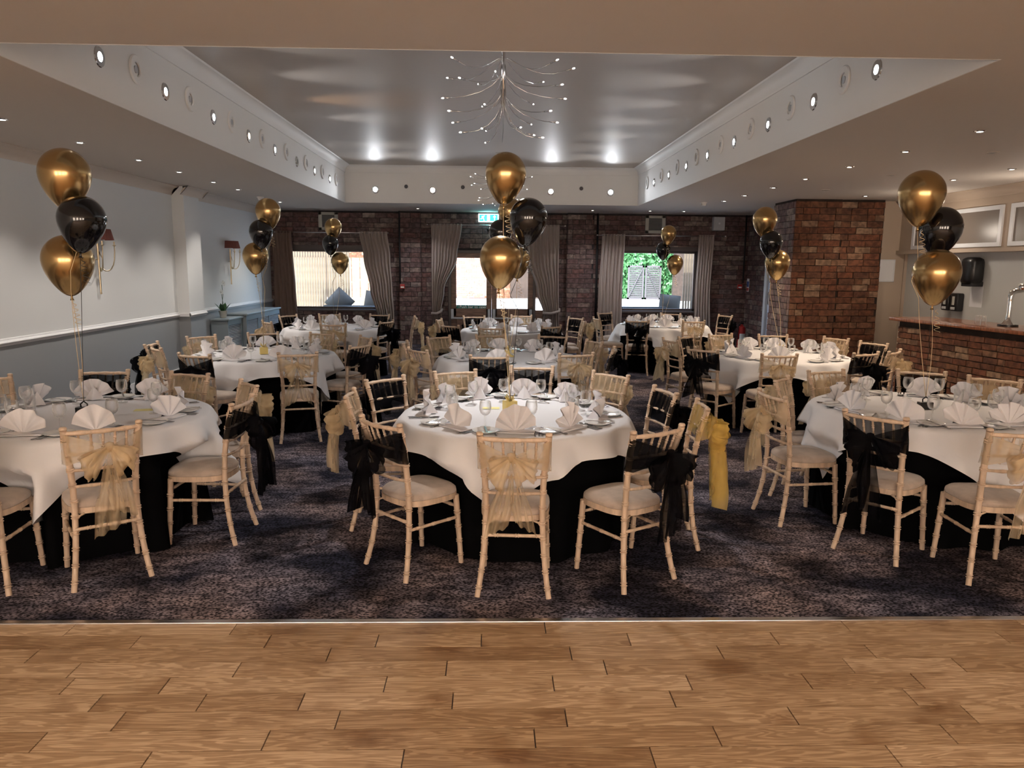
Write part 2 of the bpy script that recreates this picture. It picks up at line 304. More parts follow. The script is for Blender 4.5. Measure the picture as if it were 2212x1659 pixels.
# wooden dance floor: sub-floor with planks as parts
fl = box1('floor', (XL, YF, -.06), (XR, 3.462, -.012), m_frame, **ST)
rows = {0:[-1.24,.27,1.76],1:[-1.65,-1.04,-.53,-.04,.66,1.36,2.47],2:[-2.05,-.73,.37,1.06,1.76],3:[-1.8,-1.1,-.19,.51,1.6,2.1],4:[-1.76,-1.36,-.44,.27,.85,1.36,1.84],5:[-1.58,-1.16,-.76,-.15,.75,1.74],6:[-1.43,-.59,.3,1.2,1.91],7:[-1.66,-.83,.17,.86,1.75],8:[-1.22,-.31,.59,1.47]}
rw = .1225; far_mb = MB()
for r in range(16):
    y1 = 3.46 - r*rw; y0 = y1 - rw
    js = rows.get(r) or [(-1.9+random.random()*.5)+i*.9+random.uniform(-.15,.15) for i in range(5)]
    xs = list(js)
    while xs[0] > -4.2: xs.insert(0, xs[0]-random.uniform(.6, 1.15))
    while xs[-1] < 4.2: xs.append(xs[-1]+random.uniform(.6, 1.15))
    for a, b in zip(xs, xs[1:]):
        if b < -3.9 or a > 4.1: continue
        L_ = b-a; mb = MB().bbox((-L_/2+.0024, -rw/2+.0018, -.012), (L_/2-.0024, rw/2-.0018, random.uniform(-.0006,.0006)), .0012)
        build('plank', mb, m_plank, fl, loc=((a+b)/2, (y0+y1)/2, 0))
mb = MB()
y1 = 3.46-16*rw; k = 0
while y1 > YF:
    x = XL+random.uniform(0,.8)
    while x < XR:
        L_ = random.uniform(.6,1.2); mb.box((x+.001, y1-rw+.001, -.012), (min(x+L_-.001,XR), y1-.001, 0)); x += L_
    y1 -= rw
build('plank_field', mb, m_plank, fl, kind='stuff')
box1('carpet', (XL, 3.47, -.06), (XR, YB, .004), m_carpet, **ST)
build('trim_1', MB().bbox((XL, 3.445, -.004), (XR, 3.482, .0075), .003), m_alu, **ST)
# ceiling ring
mb = MB(); T = .5
mb.box((XL, YF, H), (XR, RY0, H+T)); mb.box((XL, RY1, H), (XR, YB, H+T)); mb.box((XL, RY0, H), (RX0, RY1, H+T)); mb.box((RX1, RY0, H), (XR, RY1, H+T))
build('ceiling', mb, m_ceil, **ST)
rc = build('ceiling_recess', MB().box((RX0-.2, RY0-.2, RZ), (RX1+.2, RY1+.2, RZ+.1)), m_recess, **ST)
# fascia of the recess (slim facing boards) and cove
fz = 3.41
fasc = MB()
fasc.box((RX0+.0005, RY0+.0005, H-.001), (RX0+.012, RY1-.0005, RZ)); fasc.box((RX1-.012, RY0+.0005, H-.001), (RX1-.0005, RY1-.0005, RZ))
fasc.box((RX0+.012, RY1-.012, H-.001), (RX1-.012, RY1-.0005, RZ)); fasc.box((RX0+.012, RY0+.0005, H-.001), (RX1-.012, RY0+.012, RZ))
build('trim_2', fasc, m_fasc, **ST)
def cove(name, p0, p1, nrm):
    prof = [(.0, 0), (.014, 0), (.018, .012)] + [(.018+.085*(1-cos(t*pi/2/6)), .012+.105*sin(t*pi/2/6)) for t in range(7)] + [(.115, .13), (0, .13)]
    mb = MB(); p0 = Vector(p0); p1 = Vector(p1); nv = Vector(nrm); d = (p1-p0).normalized()
    vs = []
    for p, s in ((p0, 1), (p1, -1)):
        for a, z in prof: vs.append(p + nv*a + d*s*a*.9 + Vector((0,0,z)))
    n = len(prof); mb.add(vs, [(i, i+1, n+i+1, n+i) for i in range(n-1)])
    return build(name, mb, m_fasc, smooth=.6, **ST)
cove('trim_3', (RX0+.012, RY0, fz), (RX0+.012, RY1, fz), (1,0,0)); cove('trim_4', (RX1-.012, RY0, fz), (RX1-.012, RY1, fz), (-1,0,0))
cove('trim_5', (RX0, RY1-.012, fz), (RX1, RY1-.012, fz), (0,-1,0)); cove('trim_6', (RX0, RY0+.012, fz), (RX1, RY0+.012, fz), (0,1,0))
# left wall, pilaster, dado, cornice
box1('wall_left', (XL-.2, YF, 0), (XL, YB, H), m_wallL, **ST)
box1('wall_left_dado', (XL-.01, YF, .08), (XL+.008, YB, .93), m_dado, **ST)
box1('baseboard_left', (XL-.01, YF, 0), (XL+.022, YB, .14), m_trim, **ST)
def rail_y(name, x, y0, y1, z, mat_=m_trim, sgn=1):
    pr = [(0,0),(.012,0),(.016,.012),(.032,.022),(.038,.034),(.03,.046),(.012,.052),(.010,.07),(0,.075)]
    mb = MB(); n = len(pr); vs = [(x+sgn*a, y, z+b) for y in (y0, y1) for a, b in pr]
    mb.add(vs, [(i,i+1,n+i+1,n+i) for i in range(n-1)] + [tuple(range(n)), tuple(range(n,2*n))]); return build(name, mb, mat_, smooth=.5, **ST)
rail_y('trim_7', XL+.002, YF, 11.56, .915); rail_y('trim_8', XL+.002, 12.15, YB, .915)
pil = box1('wall_left_pilaster', (XL-.01, 11.56, .93), (XL+.18, 12.15, H), m_wallL, **ST)
box1('wall_left_pilaster_dado', (XL-.01, 11.555, 0), (XL+.185, 12.155, .93), m_dado, **ST)
rail_y('trim_9', XL+.183, 11.53, 12.18, .915)
box1('trim_10', (XL-.01, 11.53, .925), (XL+.2, 11.562, .975), m_trim, **ST)
def cornice(name, x, y0, y1, sgn, m=m_ceil):
    pr = [(0,-.13),(.012,-.13),(.018,-.115)]+[(.018+.09*(1-cos(t*pi/12)), -.115+.095*sin(t*pi/12)) for t in range(7)]+[(.125,-.012),(.125,0)]
    mb = MB(); n = len(pr); vs = [(x+sgn*a, y, H+b) for y in (y0, y1) for a, b in pr]
    mb.add(vs, [(i,i+1,n+i+1,n+i) for i in range(n-1)] + [tuple(range(n)), tuple(range(n,2*n))]); return build(name, mb, m, smooth=.5, **ST)
cornice('trim_11', XL, YF, 11.56, 1); cornice('trim_12', XL+.18, 11.44, 12.27, 1); cornice('trim_13', XL, 12.15, YB, 1)
box1('wall_front', (XL-.2, YF-.2, 0), (XR+.2, YF, H), m_cream, **ST)
for k, x in enumerate((-3.6, -1.2, 1.2, 3.6)):   # frames of assumed windows, added around the rear fill panels
    mb = MB(); y0, y1 = YF, YF+.1; xa, xb, za, zb = x-.72, x+.72, .58, 2.42
    mb.bbox((xa,y0,za),(xb,y1,za+.07),.005).bbox((xa,y0,zb-.07),(xb,y1,zb),.005).bbox((xa,y0,za),(xa+.07,y1,zb),.005).bbox((xb-.07,y0,za),(xb,y1,zb),.005)
    build(f'window_{k+3}', mb, m_trim, **ST)
# right side: bar back wall, bulkhead with framed panels, cream return wall
box1('wall_right', (XR, YF, 0), (XR+.2, 12.75, H), m_barw, **ST)
bulk = box1('wall_right_bulkhead', (6.95, YF, 2.02), (XR, 12.72, H), m_cream, **ST)
box1('trim_14', (6.90, YF, 1.99), (XR, 12.72, 2.045), m_cream, **ST)
cornice('trim_15', 6.95, YF, 12.7, -1, m_cream)
box1('wall_right_return', (6.50, 12.70, 0), (XR+.2, 12.95, H), m_cream, **ST)
box1('trim_16', (7.05, 12.67, 0), (7.1, 12.70, 2.0), m_cream, **ST)
for k, (ya, yb) in enumerate([(10.12, 12.3), (7.78, 9.97), (5.4, 7.6)]):
    t = thing('panel_window', ['white-framed high panel on the bulkhead, partly behind the right balloons','white-framed high panel on the bulkhead cut by the right edge','white-framed high panel on the bulkhead beyond the right edge'][k], 'panel', (6.95, (ya+yb)/2, 2.06), group='white framed high panels over the bar')
    hy = (yb-ya)/2; mb = MB()
    mb.bbox((-.03,-hy,0),(0,hy,.06),.005); mb.bbox((-.03,-hy,.5),(0,hy,.56),.005); mb.bbox((-.03,-hy,.05),(0,-hy+.07,.51),.005); mb.bbox((-.03,hy-.07,.05),(0,hy,.51),.005)
    build('frame', mb, m_trim, t); box1('pane', (-.008,-hy+.06,.05), (0,hy-.06,.51), m_panegrey, t)

# ------------------------------------------------------------------ brickwork
def brick_mesh(seed, w, d=.014, h=.094):
    rr = random.Random(seed); mb = MB(); vs = []
    nx = 4
    for i in range(nx+1):
        for (yy, zz) in ((-d,-h/2),(-d,h/2),(d,h/2),(d,-h/2)):
            jy = rr.uniform(-.002,.004)*(1 if yy < 0 else -1)
            vs.append(((i/nx-.5)*w+(rr.uniform(-.004,.004)), yy+jy, zz+rr.uniform(-.0035,.0035)))
    fs = [(i*4+j, i*4+(j+1)%4, (i+1)*4+(j+1)%4, (i+1)*4+j) for i in range(nx) for j in range(4)]+[(0,1,2,3),(nx*4+3,nx*4+2,nx*4+1,nx*4)]
    return mb.add(vs, fs)
BW, BH = .27, .105
BM = {}
def bmesh_for(m, key, n, hh):
    k = (m.name, key, n, hh)
    if k not in BM: BM[k] = brick_mesh(int(key*100)%97+n, .215*key, h=hh-.011).mesh('brick', m)
    return BM[k]
def bricks(parent, O, ang, W, Hh, holes, m, limit=300, score=None, off=0, d=.014, BW=BW, BH=BH):
    """running bond over a W x Hh face; holes are (u0,u1,v0,v1)"""
    O = Vector(O); U = Vector((cos(ang), sin(ang), 0)); lst = []
    for r in range(int(Hh/BH)):
        v0 = r*BH; v1 = v0+BH; segs = [(0, W)]
        for (a, b, c, e) in holes:
            if c < v1-.02 and e > v0+.02:
                ns = []
                for s, t in segs:
                    if b <= s or a >= t: ns.append((s, t))
                    else:
                        if a > s: ns.append((s, a))
                        if b < t: ns.append((b, t))
                segs = ns
        st = off-(BW/2 if r % 2 else 0)-BW; u = st-random.uniform(0,.05)
        header = True
        while u < W:
            bw = BW*(.5 if header and random.random() < .16 else 1)
            for s, t in segs:
                a, b = max(u, s), min(u+bw, t)
                if b-a > .05: lst.append((a, b, v0))
            u += bw
    if score: lst.sort(key=score)
    mb = MB(); rot = Matrix.Rotation(ang, 4, 'Z'); n = 0
    for (a, b, v0) in lst:
        c = O + U*((a+b)/2) + Vector((0,0,v0+BH/2)); wd = b-a-.01
        if n < limit:
            key = 1 if wd > .17 else .5
            o = bpy.data.objects.new('brick', bmesh_for(m, key, random.randrange(6), BH)); C.objects.link(o); o.parent = parent
            o.location = c + U.cross(Vector((0,0,1)))*random.uniform(-.003,.004); o.rotation_euler = (0, 0, ang); o.scale = (wd/(.215*key), 1, 1); n += 1
        else:
            t = brick_mesh(random.randrange(999), wd, d, BH-.011); MM = Matrix.Translation(c) @ rot
            mb.add([MM @ Vector(v) for v in t.v], t.f)
    if mb.v:
        jm = mat(m.name+'_field', (.2,.1,.08), .85, bump=.5, bscale=60) if (m.name+'_field') not in bpy.data.materials else bpy.data.materials[m.name+'_field']
        me = mb.mesh('brick_field', jm); me.attributes.new('tone', 'FLOAT', 'FACE')
        at = me.attributes['tone'].data; rr = random.Random(3); cur = 0; nf = len(me.polygons); per = 18
        for i in range(nf):
            if i % per == 0: cur = rr.random()
            at[i].value = cur
        n_ = jm.node_tree
        if not n_.nodes.get('tone'):
            a_ = n_.nodes.new('ShaderNodeAttribute'); a_.name = 'tone'; a_.attribute_name = 'tone'; rp = n_.nodes.new('ShaderNodeValToRGB'); cols = BR if m is m_brick else BRO
            els = rp.color_ramp.elements
            while len(els) < len(cols): els.new(.5)
            for i, c_ in enumerate(cols): els[i].position = i/(len(cols)-1); els[i].color = (*c_, 1)
            nz = n_.nodes.new('ShaderNodeTexNoise'); nz.inputs['Scale'].default_value = 14; nz.inputs['Detail'].default_value = 6
            r2 = n_.nodes.new('ShaderNodeValToRGB'); r2.color_ramp.elements[0].position = .38; r2.color_ramp.elements[0].color = (.55,.55,.55,1); r2.color_ramp.elements[1].position = .62
            mx = n_.nodes.new('ShaderNodeMix'); mx.data_type = 'RGBA'; mx.blend_type = 'MULTIPLY'; mx.inputs[0].default_value = 1
            tcx = n_.nodes.new('ShaderNodeTexCoord'); n_.links.new(tcx.outputs['Object'], nz.inputs['Vector'])
            n_.links.new(a_.outputs['Fac'], rp.inputs[0]); n_.links.new(nz.outputs[0], r2.inputs[0]); n_.links.new(rp.outputs[0], mx.inputs[6]); n_.links.new(r2.outputs[0], mx.inputs[7]); n_.links.new(mx.outputs[2], n_.nodes['Principled BSDF'].inputs['Base Color'])
        put('brick_field', me, parent, kind='stuff')
def wall_with_holes(name, x0, x1, y0, y1, z1, holes, m, **k):
    mb = MB(); xs = sorted({x0, x1, *[h[0] for h in holes], *[h[1] for h in holes]})
    for a, b in zip(xs, xs[1:]):
        hh = [h for h in holes if h[0] < b-1e-6 and h[1] > a+1e-6]
        z = 0
        for h in sorted(hh, key=lambda h: h[2]):
            if h[2] > z: mb.box((a, y0, z), (b, y1, h[2]))
            z = h[3]
        if z < z1: mb.box((a, y0, z), (b, y1, z1))
    return build(name, mb, m, **k)
W1 = (-4.42, -2.22, .76, 2.05); DR = (-.95, 1.24, 0, 2.06); W2 = (2.86, 4.53, .77, 2.08)
segs = [('wall_back_left', XL, -2.0, [W1]), ('wall_back_centre', -1.54, 1.65, [DR]), ('wall_back_right', 2.22, 5.65, [W2])]
for nm, a, b, hs in segs:
    w_ = wall_with_holes(nm, a-(.23 if nm != 'wall_back_left' else 0), b+(.24 if nm != 'wall_back_right' else .1), YB, YB+.22, H, hs, m_mort, **ST)
    bricks(w_, (a, YB, 0), 0, b-a, H, [(h[0]-a, h[1]-a, h[2], h[3]) for h in hs], m_brick, 300, score=lambda t: (t[2] < .7, abs(t[2]-1.9)))
for nm, a, b in (('wall_back_pier', -2.0, -1.54), ('wall_back_pier', 1.65, 2.22)):
    p = box1(nm, (a, YB-.14, 0), (b, YB+.02, H), m_mort, **ST)
    bricks(p, (a, YB-.14, 0), 0, b-a, H, [], m_brick, 300)
    bricks(p, (b if a < 0 else a, YB-.14, 0), pi/2, .12, H, [], m_brick, 300)
# timber lintels
for h in (W1, W2): box1('trim_17', (h[0]-.05, YB-.02, h[3]), (h[1]+.05, YB+.1, h[3]+.09), m_frame, **ST)
# side return wall at far right with the white door
sw = box1('wall_right_back', (5.65, 15.35, 0), (5.85, YB, H), m_mort, **ST)
bricks(sw, (5.65, 15.35, 0), pi/2, 1.13, H, [], m_brick, 300)
box1('wall_right_back_lintel', (5.68, 13.55, 2.12), (5.85, 15.4, H), m_cream, **ST)
dr = thing('door_2', 'white painted side door beside the brick pillar', 'door', (5.65, 14.4, 0)); dr['kind'] = 'structure'; del dr['category']; del dr['label']
mb = MB(); mb.bbox((-.02,.83,0),(.1,.95,2.1),.008); mb.bbox((-.02,-.85,0),(.1,-.75,2.1),.008); mb.bbox((-.02,-.85,2.04),(.1,.95,2.14),.008); build('door_frame', mb, m_trim, dr)
dl = build('door_leaf', MB().bbox((.03,-.75,0),(.08,.83,2.05),.006), m_white_door, dr)
box1('door_handle', (-.03,.62,1.0), (.03,.66,1.25), m_steel, dr, r=.006)
box1('wall_right_passage', (6.3, 12.9, 0), (6.5, 15.5, H), m_cream, **ST)
# big brick pillar
px0, px1, py0 = 5.02, 6.54, 12.45
pl = build('brick_pillar', MB().box((px0+.014, py0+.014, 0), (px0+.78, py0+.95, H)).box((px0+.76, py0+.05, 0), (px1, py0+.9, H)), m_morto); pl['label'] = 'broad orange brick pillar between the side door and the bar'; pl['category'] = 'pillar'
bricks(pl, (px0, py0+.008, 0), 0, .78, H, [], m_bricko, 140, score=lambda t: abs(t[2]-1.9))
bricks(pl, (px0+.78, py0+.045, 0), 0, px1-px0-.78, H, [], m_bricko, 130, off=.05, score=lambda t: abs(t[2]-1.9))
bricks(pl, (px0+.008, py0, 0), pi/2, .95, H, [], m_brick, 30, off=.11, score=lambda t: abs(t[2]-1.9))  # left face uses the greyer brick, painting its cool light into the colour
# ------------------------------------------------------------------ bar
bar_a = Vector((5.50, 9.95, 0)); bar_b = Vector((5.95, 6.1, 0)); ang = atan2(bar_b.y-bar_a.y, bar_b.x-bar_a.x); BL = (bar_b-bar_a).length
bt = thing('bar_counter', 'brick-fronted bar counter with varnished wooden top', 'bar counter', bar_a, ang)
build('body', MB().box((.05, .012, 0), (BL, .55, 1.05)), m_morto, bt)
def local_bricks(parent, m):
    bricks(parent, (.05, .006, 0), 0, BL-.05, 1.04, [], m, 260, score=lambda t: t[0], BW=.22, BH=.0755)
local_bricks(bt, m_bricko)
build('end_panel', MB().box((.03, .01, 0), (.055, .55, 1.05)), m_cream, bt)
build('bar_top', MB().bbox((-.04, -.09, 1.055), (BL+.05, .64, 1.10), .008), m_oakbar, bt, smooth=.5)
def on_bar(u, v): 
    p = Matrix.Rotation(ang, 4, 'Z') @ Vector((u, v, 0)) + bar_a; return (p.x, p.y, 1.10)
def beer_tap(loc, rz, lab, tall=.32):
    t = thing('beer_tap', lab, 'beer tap', loc, rz)
    build('base', MB().lathe([(.0,0),(.105,0),(.105,.022),(.0,.022)], 20), m_black, t, smooth=.5)
    build('column', MB().lathe([(.07,.022),(.055,.04),(.035,.07),(.028,.11),(.026,.3)], 16).tube([(0,0,.28),(0,0,.34),(.012,0,.385),(.045,0,.405),(.10,0,.412),(.16,0,.415)], [.026,.03,.031,.03,.026,.018], 12), m_chrome, t, smooth=.7)
    build('spout', MB().tube([(.13,0,.41),(.17,0,.405),(.2,0,.40)], .010, 8).tube([(.2,0,.41),(.2,0,.34)], .008, 8), m_black, t)
    build('spout_nozzle', MB().tube([(.235,0,.5),(.235,0,.40),(.22,0,.34)], [.004,.012,.006], 8), m_black, t)
    build('tap_head', MB().lathe([(0,.415),(.03,.42),(.04,.45),(.03,.485),(0,.49)], 14, Matrix.Translation((.12,0,0))), m_chrome, t, smooth=True)
    build('lever', MB().bbox((.165,-.02,.47),(.20,.02,.60),.005), m_oakbar, t, label='wooden lever')
    return t
beer_tap(on_bar(1.55, .30), 0, 'chrome swan-neck beer tap with a wooden lever on the bar')
beer_tap(on_bar(2.35, .33), 0, 'chrome beer tap cut off by the right edge')
d_ = thing('paper_towel_dispenser', 'large black rounded paper towel dispenser on the bar back wall', 'dispenser', (XR, 10.75, 1.5))
mb = MB(); n_ = 10
vs = [];
mb.bbox((-.22,-.15,.03),(0,.15,.42),.07); build('cover', mb, m_black, d_, smooth=True); build('towel_slot', MB().bbox((-.18,-.12,0),(0,.12,.07),.01), m_blackm, d_)
for k, yy in enumerate((11.12, 11.34)):
    s = thing('soap_dispenser', ['right-hand black soap dispenser of the pair over the bar','left-hand black soap dispenser of the pair over the bar'][k], 'dispenser', (XR, yy, 1.12), group='black soap dispensers')
    build('body', MB().bbox((-.11,-.09,0),(0,.09,.27),.02), m_black, s, smooth=True); build('window', MB().box((-.113,-.03,.09),(-.108,.03,.22)), m_vent, s); build('push_pad', MB().bbox((-.118,-.05,.02),(-.105,.05,.06),.004), m_spk, s)
pp = box1('wall_notice', (XR-.004, 10.62, 1.2), (XR, 10.9, 1.52), m_paper, label='sheet of printed paper taped below the black towel dispenser', category='notice')
for k, (u, v) in enumerate(((.95,.42),(1.06,.40))):
    g = thing('tumbler', ['far upturned clear tumbler on the bar top','near upturned clear tumbler on the bar top'][k], 'glass', on_bar(u, v), group='upturned tumblers on the bar')
    build('bowl', MB().lathe([(.036,0),(.034,.05),(.028,.085),(0,.088)], 14, cap=False), m_glass, g, smooth=True)
pic = thing('framed_notice', 'framed white certificate on the cream wall right of the pillar', 'picture frame', (6.74, 12.70, 1.52))
mb = MB(); mb.bbox((-.16,-.02,0),(.16,0,.02),.003); mb.bbox((-.16,-.02,.36),(.16,0,.38),.003); mb.bbox((-.16,-.02,0),(-.14,0,.38),.003); mb.bbox((.14,-.02,0),(.16,0,.38),.003)
build('frame', mb, m_trim, pic); build('sheet', MB().box((-.145,-.01,.01),(.145,0,.37)), m_paper, pic)

# ------------------------------------------------------------------ windows, doors
def window(name, h, mull=()):
    x0, x1, z0, z1 = h; y0, y1 = YB+.06, YB+.12; r = dict(kind='structure')
    mb = MB(); f = .05
    mb.bbox((x0,y0,z0),(x1,y1,z0+f),.004); mb.bbox((x0,y0,z1-f),(x1,y1,z1),.004); mb.bbox((x0,y0,z0),(x0+f,y1,z1),.004); mb.bbox((x1-f,y0,z0),(x1,y1,z1),.004)
    o = build(name, mb, m_frame, **r); build('pane', MB().box((x0+f-.01,YB+.085,z0+f-.01),(x1-f+.01,YB+.091,z1-f+.01)), m_pane, o)
    build('window_sill', MB().bbox((x0-.04,YB-.06,z0-.045),(x1+.04,YB+.07,z0),.006), m_frame, o)
window('window_1', W1); window('window_2', W2)
# double exit doors: fixed frame, two leaves, side light
fr = MB(); x0, x1, z1 = DR[0], DR[1], DR[3]; ya, yb = YB+.02, YB+.12
fr.bbox((x0,ya,0),(x0+.06,yb,z1),.004); fr.bbox((x1-.06,ya,0),(x1,yb,z1),.004); fr.bbox((x0,ya,z1-.06),(x1,yb,z1),.004); fr.bbox((.92,ya,0),(.98,yb,z1),.004)
dd = build('door_1', fr, m_frame, **ST)
def leaf(xa, xb, nm):
    mb = MB(); s = .115
    mb.bbox((xa,ya+.02,0),(xa+s,yb-.02,z1-.06),.004); mb.bbox((xb-s,ya+.02,0),(xb,yb-.02,z1-.06),.004); mb.bbox((xa,ya+.02,z1-.06-s+.01),(xb,yb-.02,z1-.06),.004); mb.bbox((xa,ya+.02,.62),(xb,yb-.02,.79),.004); mb.bbox((xa+s-.01,ya+.035,0),(xb-s+.01,yb-.035,.64),.004)
    build(nm, mb, m_doorw, dd); build('pane', MB().box((xa+s-.01,ya+.05,.78),(xb-s+.01,ya+.056,z1-.12)), m_pane, dd)
leaf(-.89, .004, 'door_leaf'); leaf(.005, .92, 'door_leaf')
build('pane', MB().box((.98,ya+.05,0),(1.2,ya+.056,z1-.06)), m_pane, dd)
box1('side_panel', (.98, ya+.02, 0), (1.2, yb-.02, .76), m_doorw, dd); box1('side_panel', (.98, ya+.02, 1.05), (1.2, yb-.02, z1-.05), m_doorw, dd)
for k, (xa, xb) in enumerate(((-.87, -.04), (.05, .88))):
    t = thing('push_bar', ['grey panic push bar on the left exit door leaf','grey panic push bar on the right exit door leaf'][k], 'push bar', (0, YB+.03, .58), group='panic bars on the exit doors')
    build('bar', MB().tube([(xa,-.07,0),(xb,-.07,0)], .018, 10), m_spk, t, smooth=True)
    for x in (xa+.01, xb-.01): build('bracket', MB().bbox((x-.03,-.08,-.02),(x+.03,.02,.20),.008), m_spk, t)
def text_mesh(s, size, m, name='lettering', ext=.002):
    cu = bpy.data.curves.new('t', 'FONT'); cu.body = s; cu.size = size; cu.align_x = 'CENTER'; cu.align_y = 'CENTER'; cu.extrude = ext
    o = bpy.data.objects.new('t', cu); C.objects.link(o); dg = bpy.context.evaluated_depsgraph_get()
    me = bpy.data.meshes.new_from_object(o.evaluated_get(dg)); bpy.data.objects.remove(o); me.name = name; me.materials.clear(); me.materials.append(m); return me
sg = thing('door_sign', 'dark green "Push bar to open" sign on the left door glass', 'sign', (-.455, YB+.055, .825))
build('plate', MB().box((-.37,-.008,-.035),(.37,0,.04)), m_signg, sg)
t_ = put('lettering', text_mesh('Push bar to open', .088, m_signw), sg, (.055, -.011, 0)); t_.rotation_euler = (pi/2, 0, 0)
build('tick', MB().prism([(-.35,.0),(-.335,-.02),(-.30,.03),(-.31,.035),(-.335,.0),(-.345,.012)], 0, .002, Matrix.Translation((0,-.010,0)) @ Matrix.Rotation(pi/2, 4, 'X')), m_signw, sg)
build('divider', MB().box((-.275,-.011,-.025),(-.270,-.008,.03)), m_signw, sg)
ex = thing('exit_sign', 'illuminated green running-man exit sign above the doors', 'exit sign', (-.07, YB-.10, 2.66))
build('housing', MB().bbox((-.22,-.03,0),(.22,.05,.175),.012), m_exitw, ex); build('face', MB().box((-.195,-.034,.02),(.195,-.029,.155)), m_exit, ex)
P = Matrix.Translation((0,-.038,0)) @ Matrix.Rotation(pi/2, 4, 'X')
build('door_pictogram', MB().prism([(-.03,.025),(.03,.025),(.03,.15),(-.03,.15)], 0, .003, P), m_exitw, ex)
build('running_figure', MB().prism([(-.10,.148),(-.085,.148),(-.085,.132),(-.10,.132)],0,.003,P).prism([(-.15,.125),(-.10,.13),(-.085,.12),(-.115,.08),(-.14,.085)],0,.003,P).prism([(-.115,.09),(-.10,.08),(-.085,.03),(-.10,.025),(-.118,.07)],0,.003,P).prism([(-.14,.09),(-.125,.08),(-.15,.055),(-.18,.06),(-.18,.07),(-.155,.07)],0,.003,P), m_exitw, ex)
build('arrow', MB().prism([(.12,.03),(.14,.03),(.14,.10),(.165,.10),(.13,.15),(.095,.10),(.12,.10)],0,.003,P), m_exitw, ex)
light('exit_glow', 'POINT', (-.07, YB-.28, 2.74), 1.2, (.2, .85, 1), shadow_soft_size=.1)
cc = thing('door_camera', 'small black dome camera on the brick above the doors', 'camera', (-.05, YB-.02, 2.5))
build('dome', MB().lathe([(0,-.06),(.035,-.05),(.05,-.02),(.055,0),(.055,.03),(0,.03)], 14), m_black, cc, smooth=True)

# ------------------------------------------------------------------ curtains and rods
def curtain(name, label, prof, m, y=YB-.22, folds=7, amp=.035, tie=None, group=None):
    """prof: [(z, xl, xr)] from top to bottom"""
    t = thing(name, label, 'curtain', ((prof[0][1]+prof[0][2])/2, y, 0), group=group); cx = (prof[0][1]+prof[0][2])/2
    def lerp(z):
        for (z0,a0,b0),(z1_,a1,b1) in zip(prof, prof[1:]):
            if z0 >= z >= z1_:
                f = (z0-z)/(z0-z1_+1e-9); f = f*f*(3-2*f); return a0+(a1-a0)*f, b0+(b1-b0)*f
        return prof[-1][1:]
    zt, zb = prof[0][0], prof[-1][0]
    def fn(u, v):
        z = zt+(zb-zt)*v; a, b = lerp(z); wd = b-a
        am = amp*min(1.2, .35+.65*(prof[0][2]-prof[0][1])/max(wd,.1)*.8)
        return (a+wd*u-cx + .006*sin(9*v+u*20), am*sin(u*folds*2*pi+.5*sin(v*4)) , z)
    build('cloth', MB().grid(fn, folds*8, 30), m, t, smooth=True)
    if tie:
        a, b = lerp(tie); build('tieback', MB().tube([(a-cx-.01,-.05,tie),((a+b)/2-cx,-.085,tie-.01),(b-cx+.01,-.05,tie+.04),(b-cx+.02,.1,tie+.08)], .03, 8), m, t, smooth=True)
    return t
def rod(label, x0, x1, z):
    t = thing('curtain_rod', label, 'curtain rod', (0, YB-.22, z))
    build('pole', MB().tube([(x0,0,0),(x1,0,0)], .012, 10), m_chrome, t, smooth=True)
    for x in (x0, x1): build('finial', MB().lathe([(0,-.02),(.018,-.012),(.022,0),(.018,.012),(0,.02)], 10, Matrix.Translation((x,0,0))), m_chrome, t, smooth=True)
    for x in (x0+.1, x1-.1): build('bracket', MB().tube([(x,0,0),(x,.21,0)], .008, 6), m_chrome, t)
rod('thin chrome curtain rod over the left window', -4.62, -2.22, 2.40)
rod('thin chrome curtain rod over the exit doors', -1.38, 1.58, 2.585)
rod('thin chrome curtain rod over the right window', 2.28, 5.07, 2.40)
curtain('curtain', 'brown full-length curtain in the far left corner', [(2.43,-4.70,-4.28),(1.2,-4.68,-4.22),(.02,-4.66,-4.18)], m_curt2, folds=6)
curtain('curtain', 'taupe curtain right of the left window, swept aside', [(2.43,-2.84,-2.24),(1.9,-2.76,-2.18),(1.2,-2.62,-2.14),(.6,-2.48,-2.12),(.02,-2.5,-2.12)], m_curt, folds=8)
curtain('curtain', 'taupe curtain left of the doors, tied back', [(2.61,-1.30,-.64),(1.9,-1.30,-.74),(1.2,-1.29,-1.02),(.70,-1.29,-1.10),(.3,-1.30,-1.02),(.02,-1.30,-1.0)], m_curt, folds=9, tie=.70)
curtain('curtain', 'taupe curtain right of the doors, tied back', [(2.61,.72,1.46),(1.9,.78,1.46),(1.2,.98,1.47),(.72,1.13,1.47),(.3,1.1,1.48),(.02,1.08,1.48)], m_curt, folds=9, tie=.72)
curtain('curtain', 'taupe curtain left of the right window', [(2.43,2.38,2.88),(1.2,2.34,2.86),(.02,2.32,2.85)], m_curt, folds=7)
curtain('curtain', 'taupe curtain right of the right window', [(2.43,4.48,4.82),(1.2,4.46,4.80),(.02,4.46,4.84)], m_curt, folds=6)

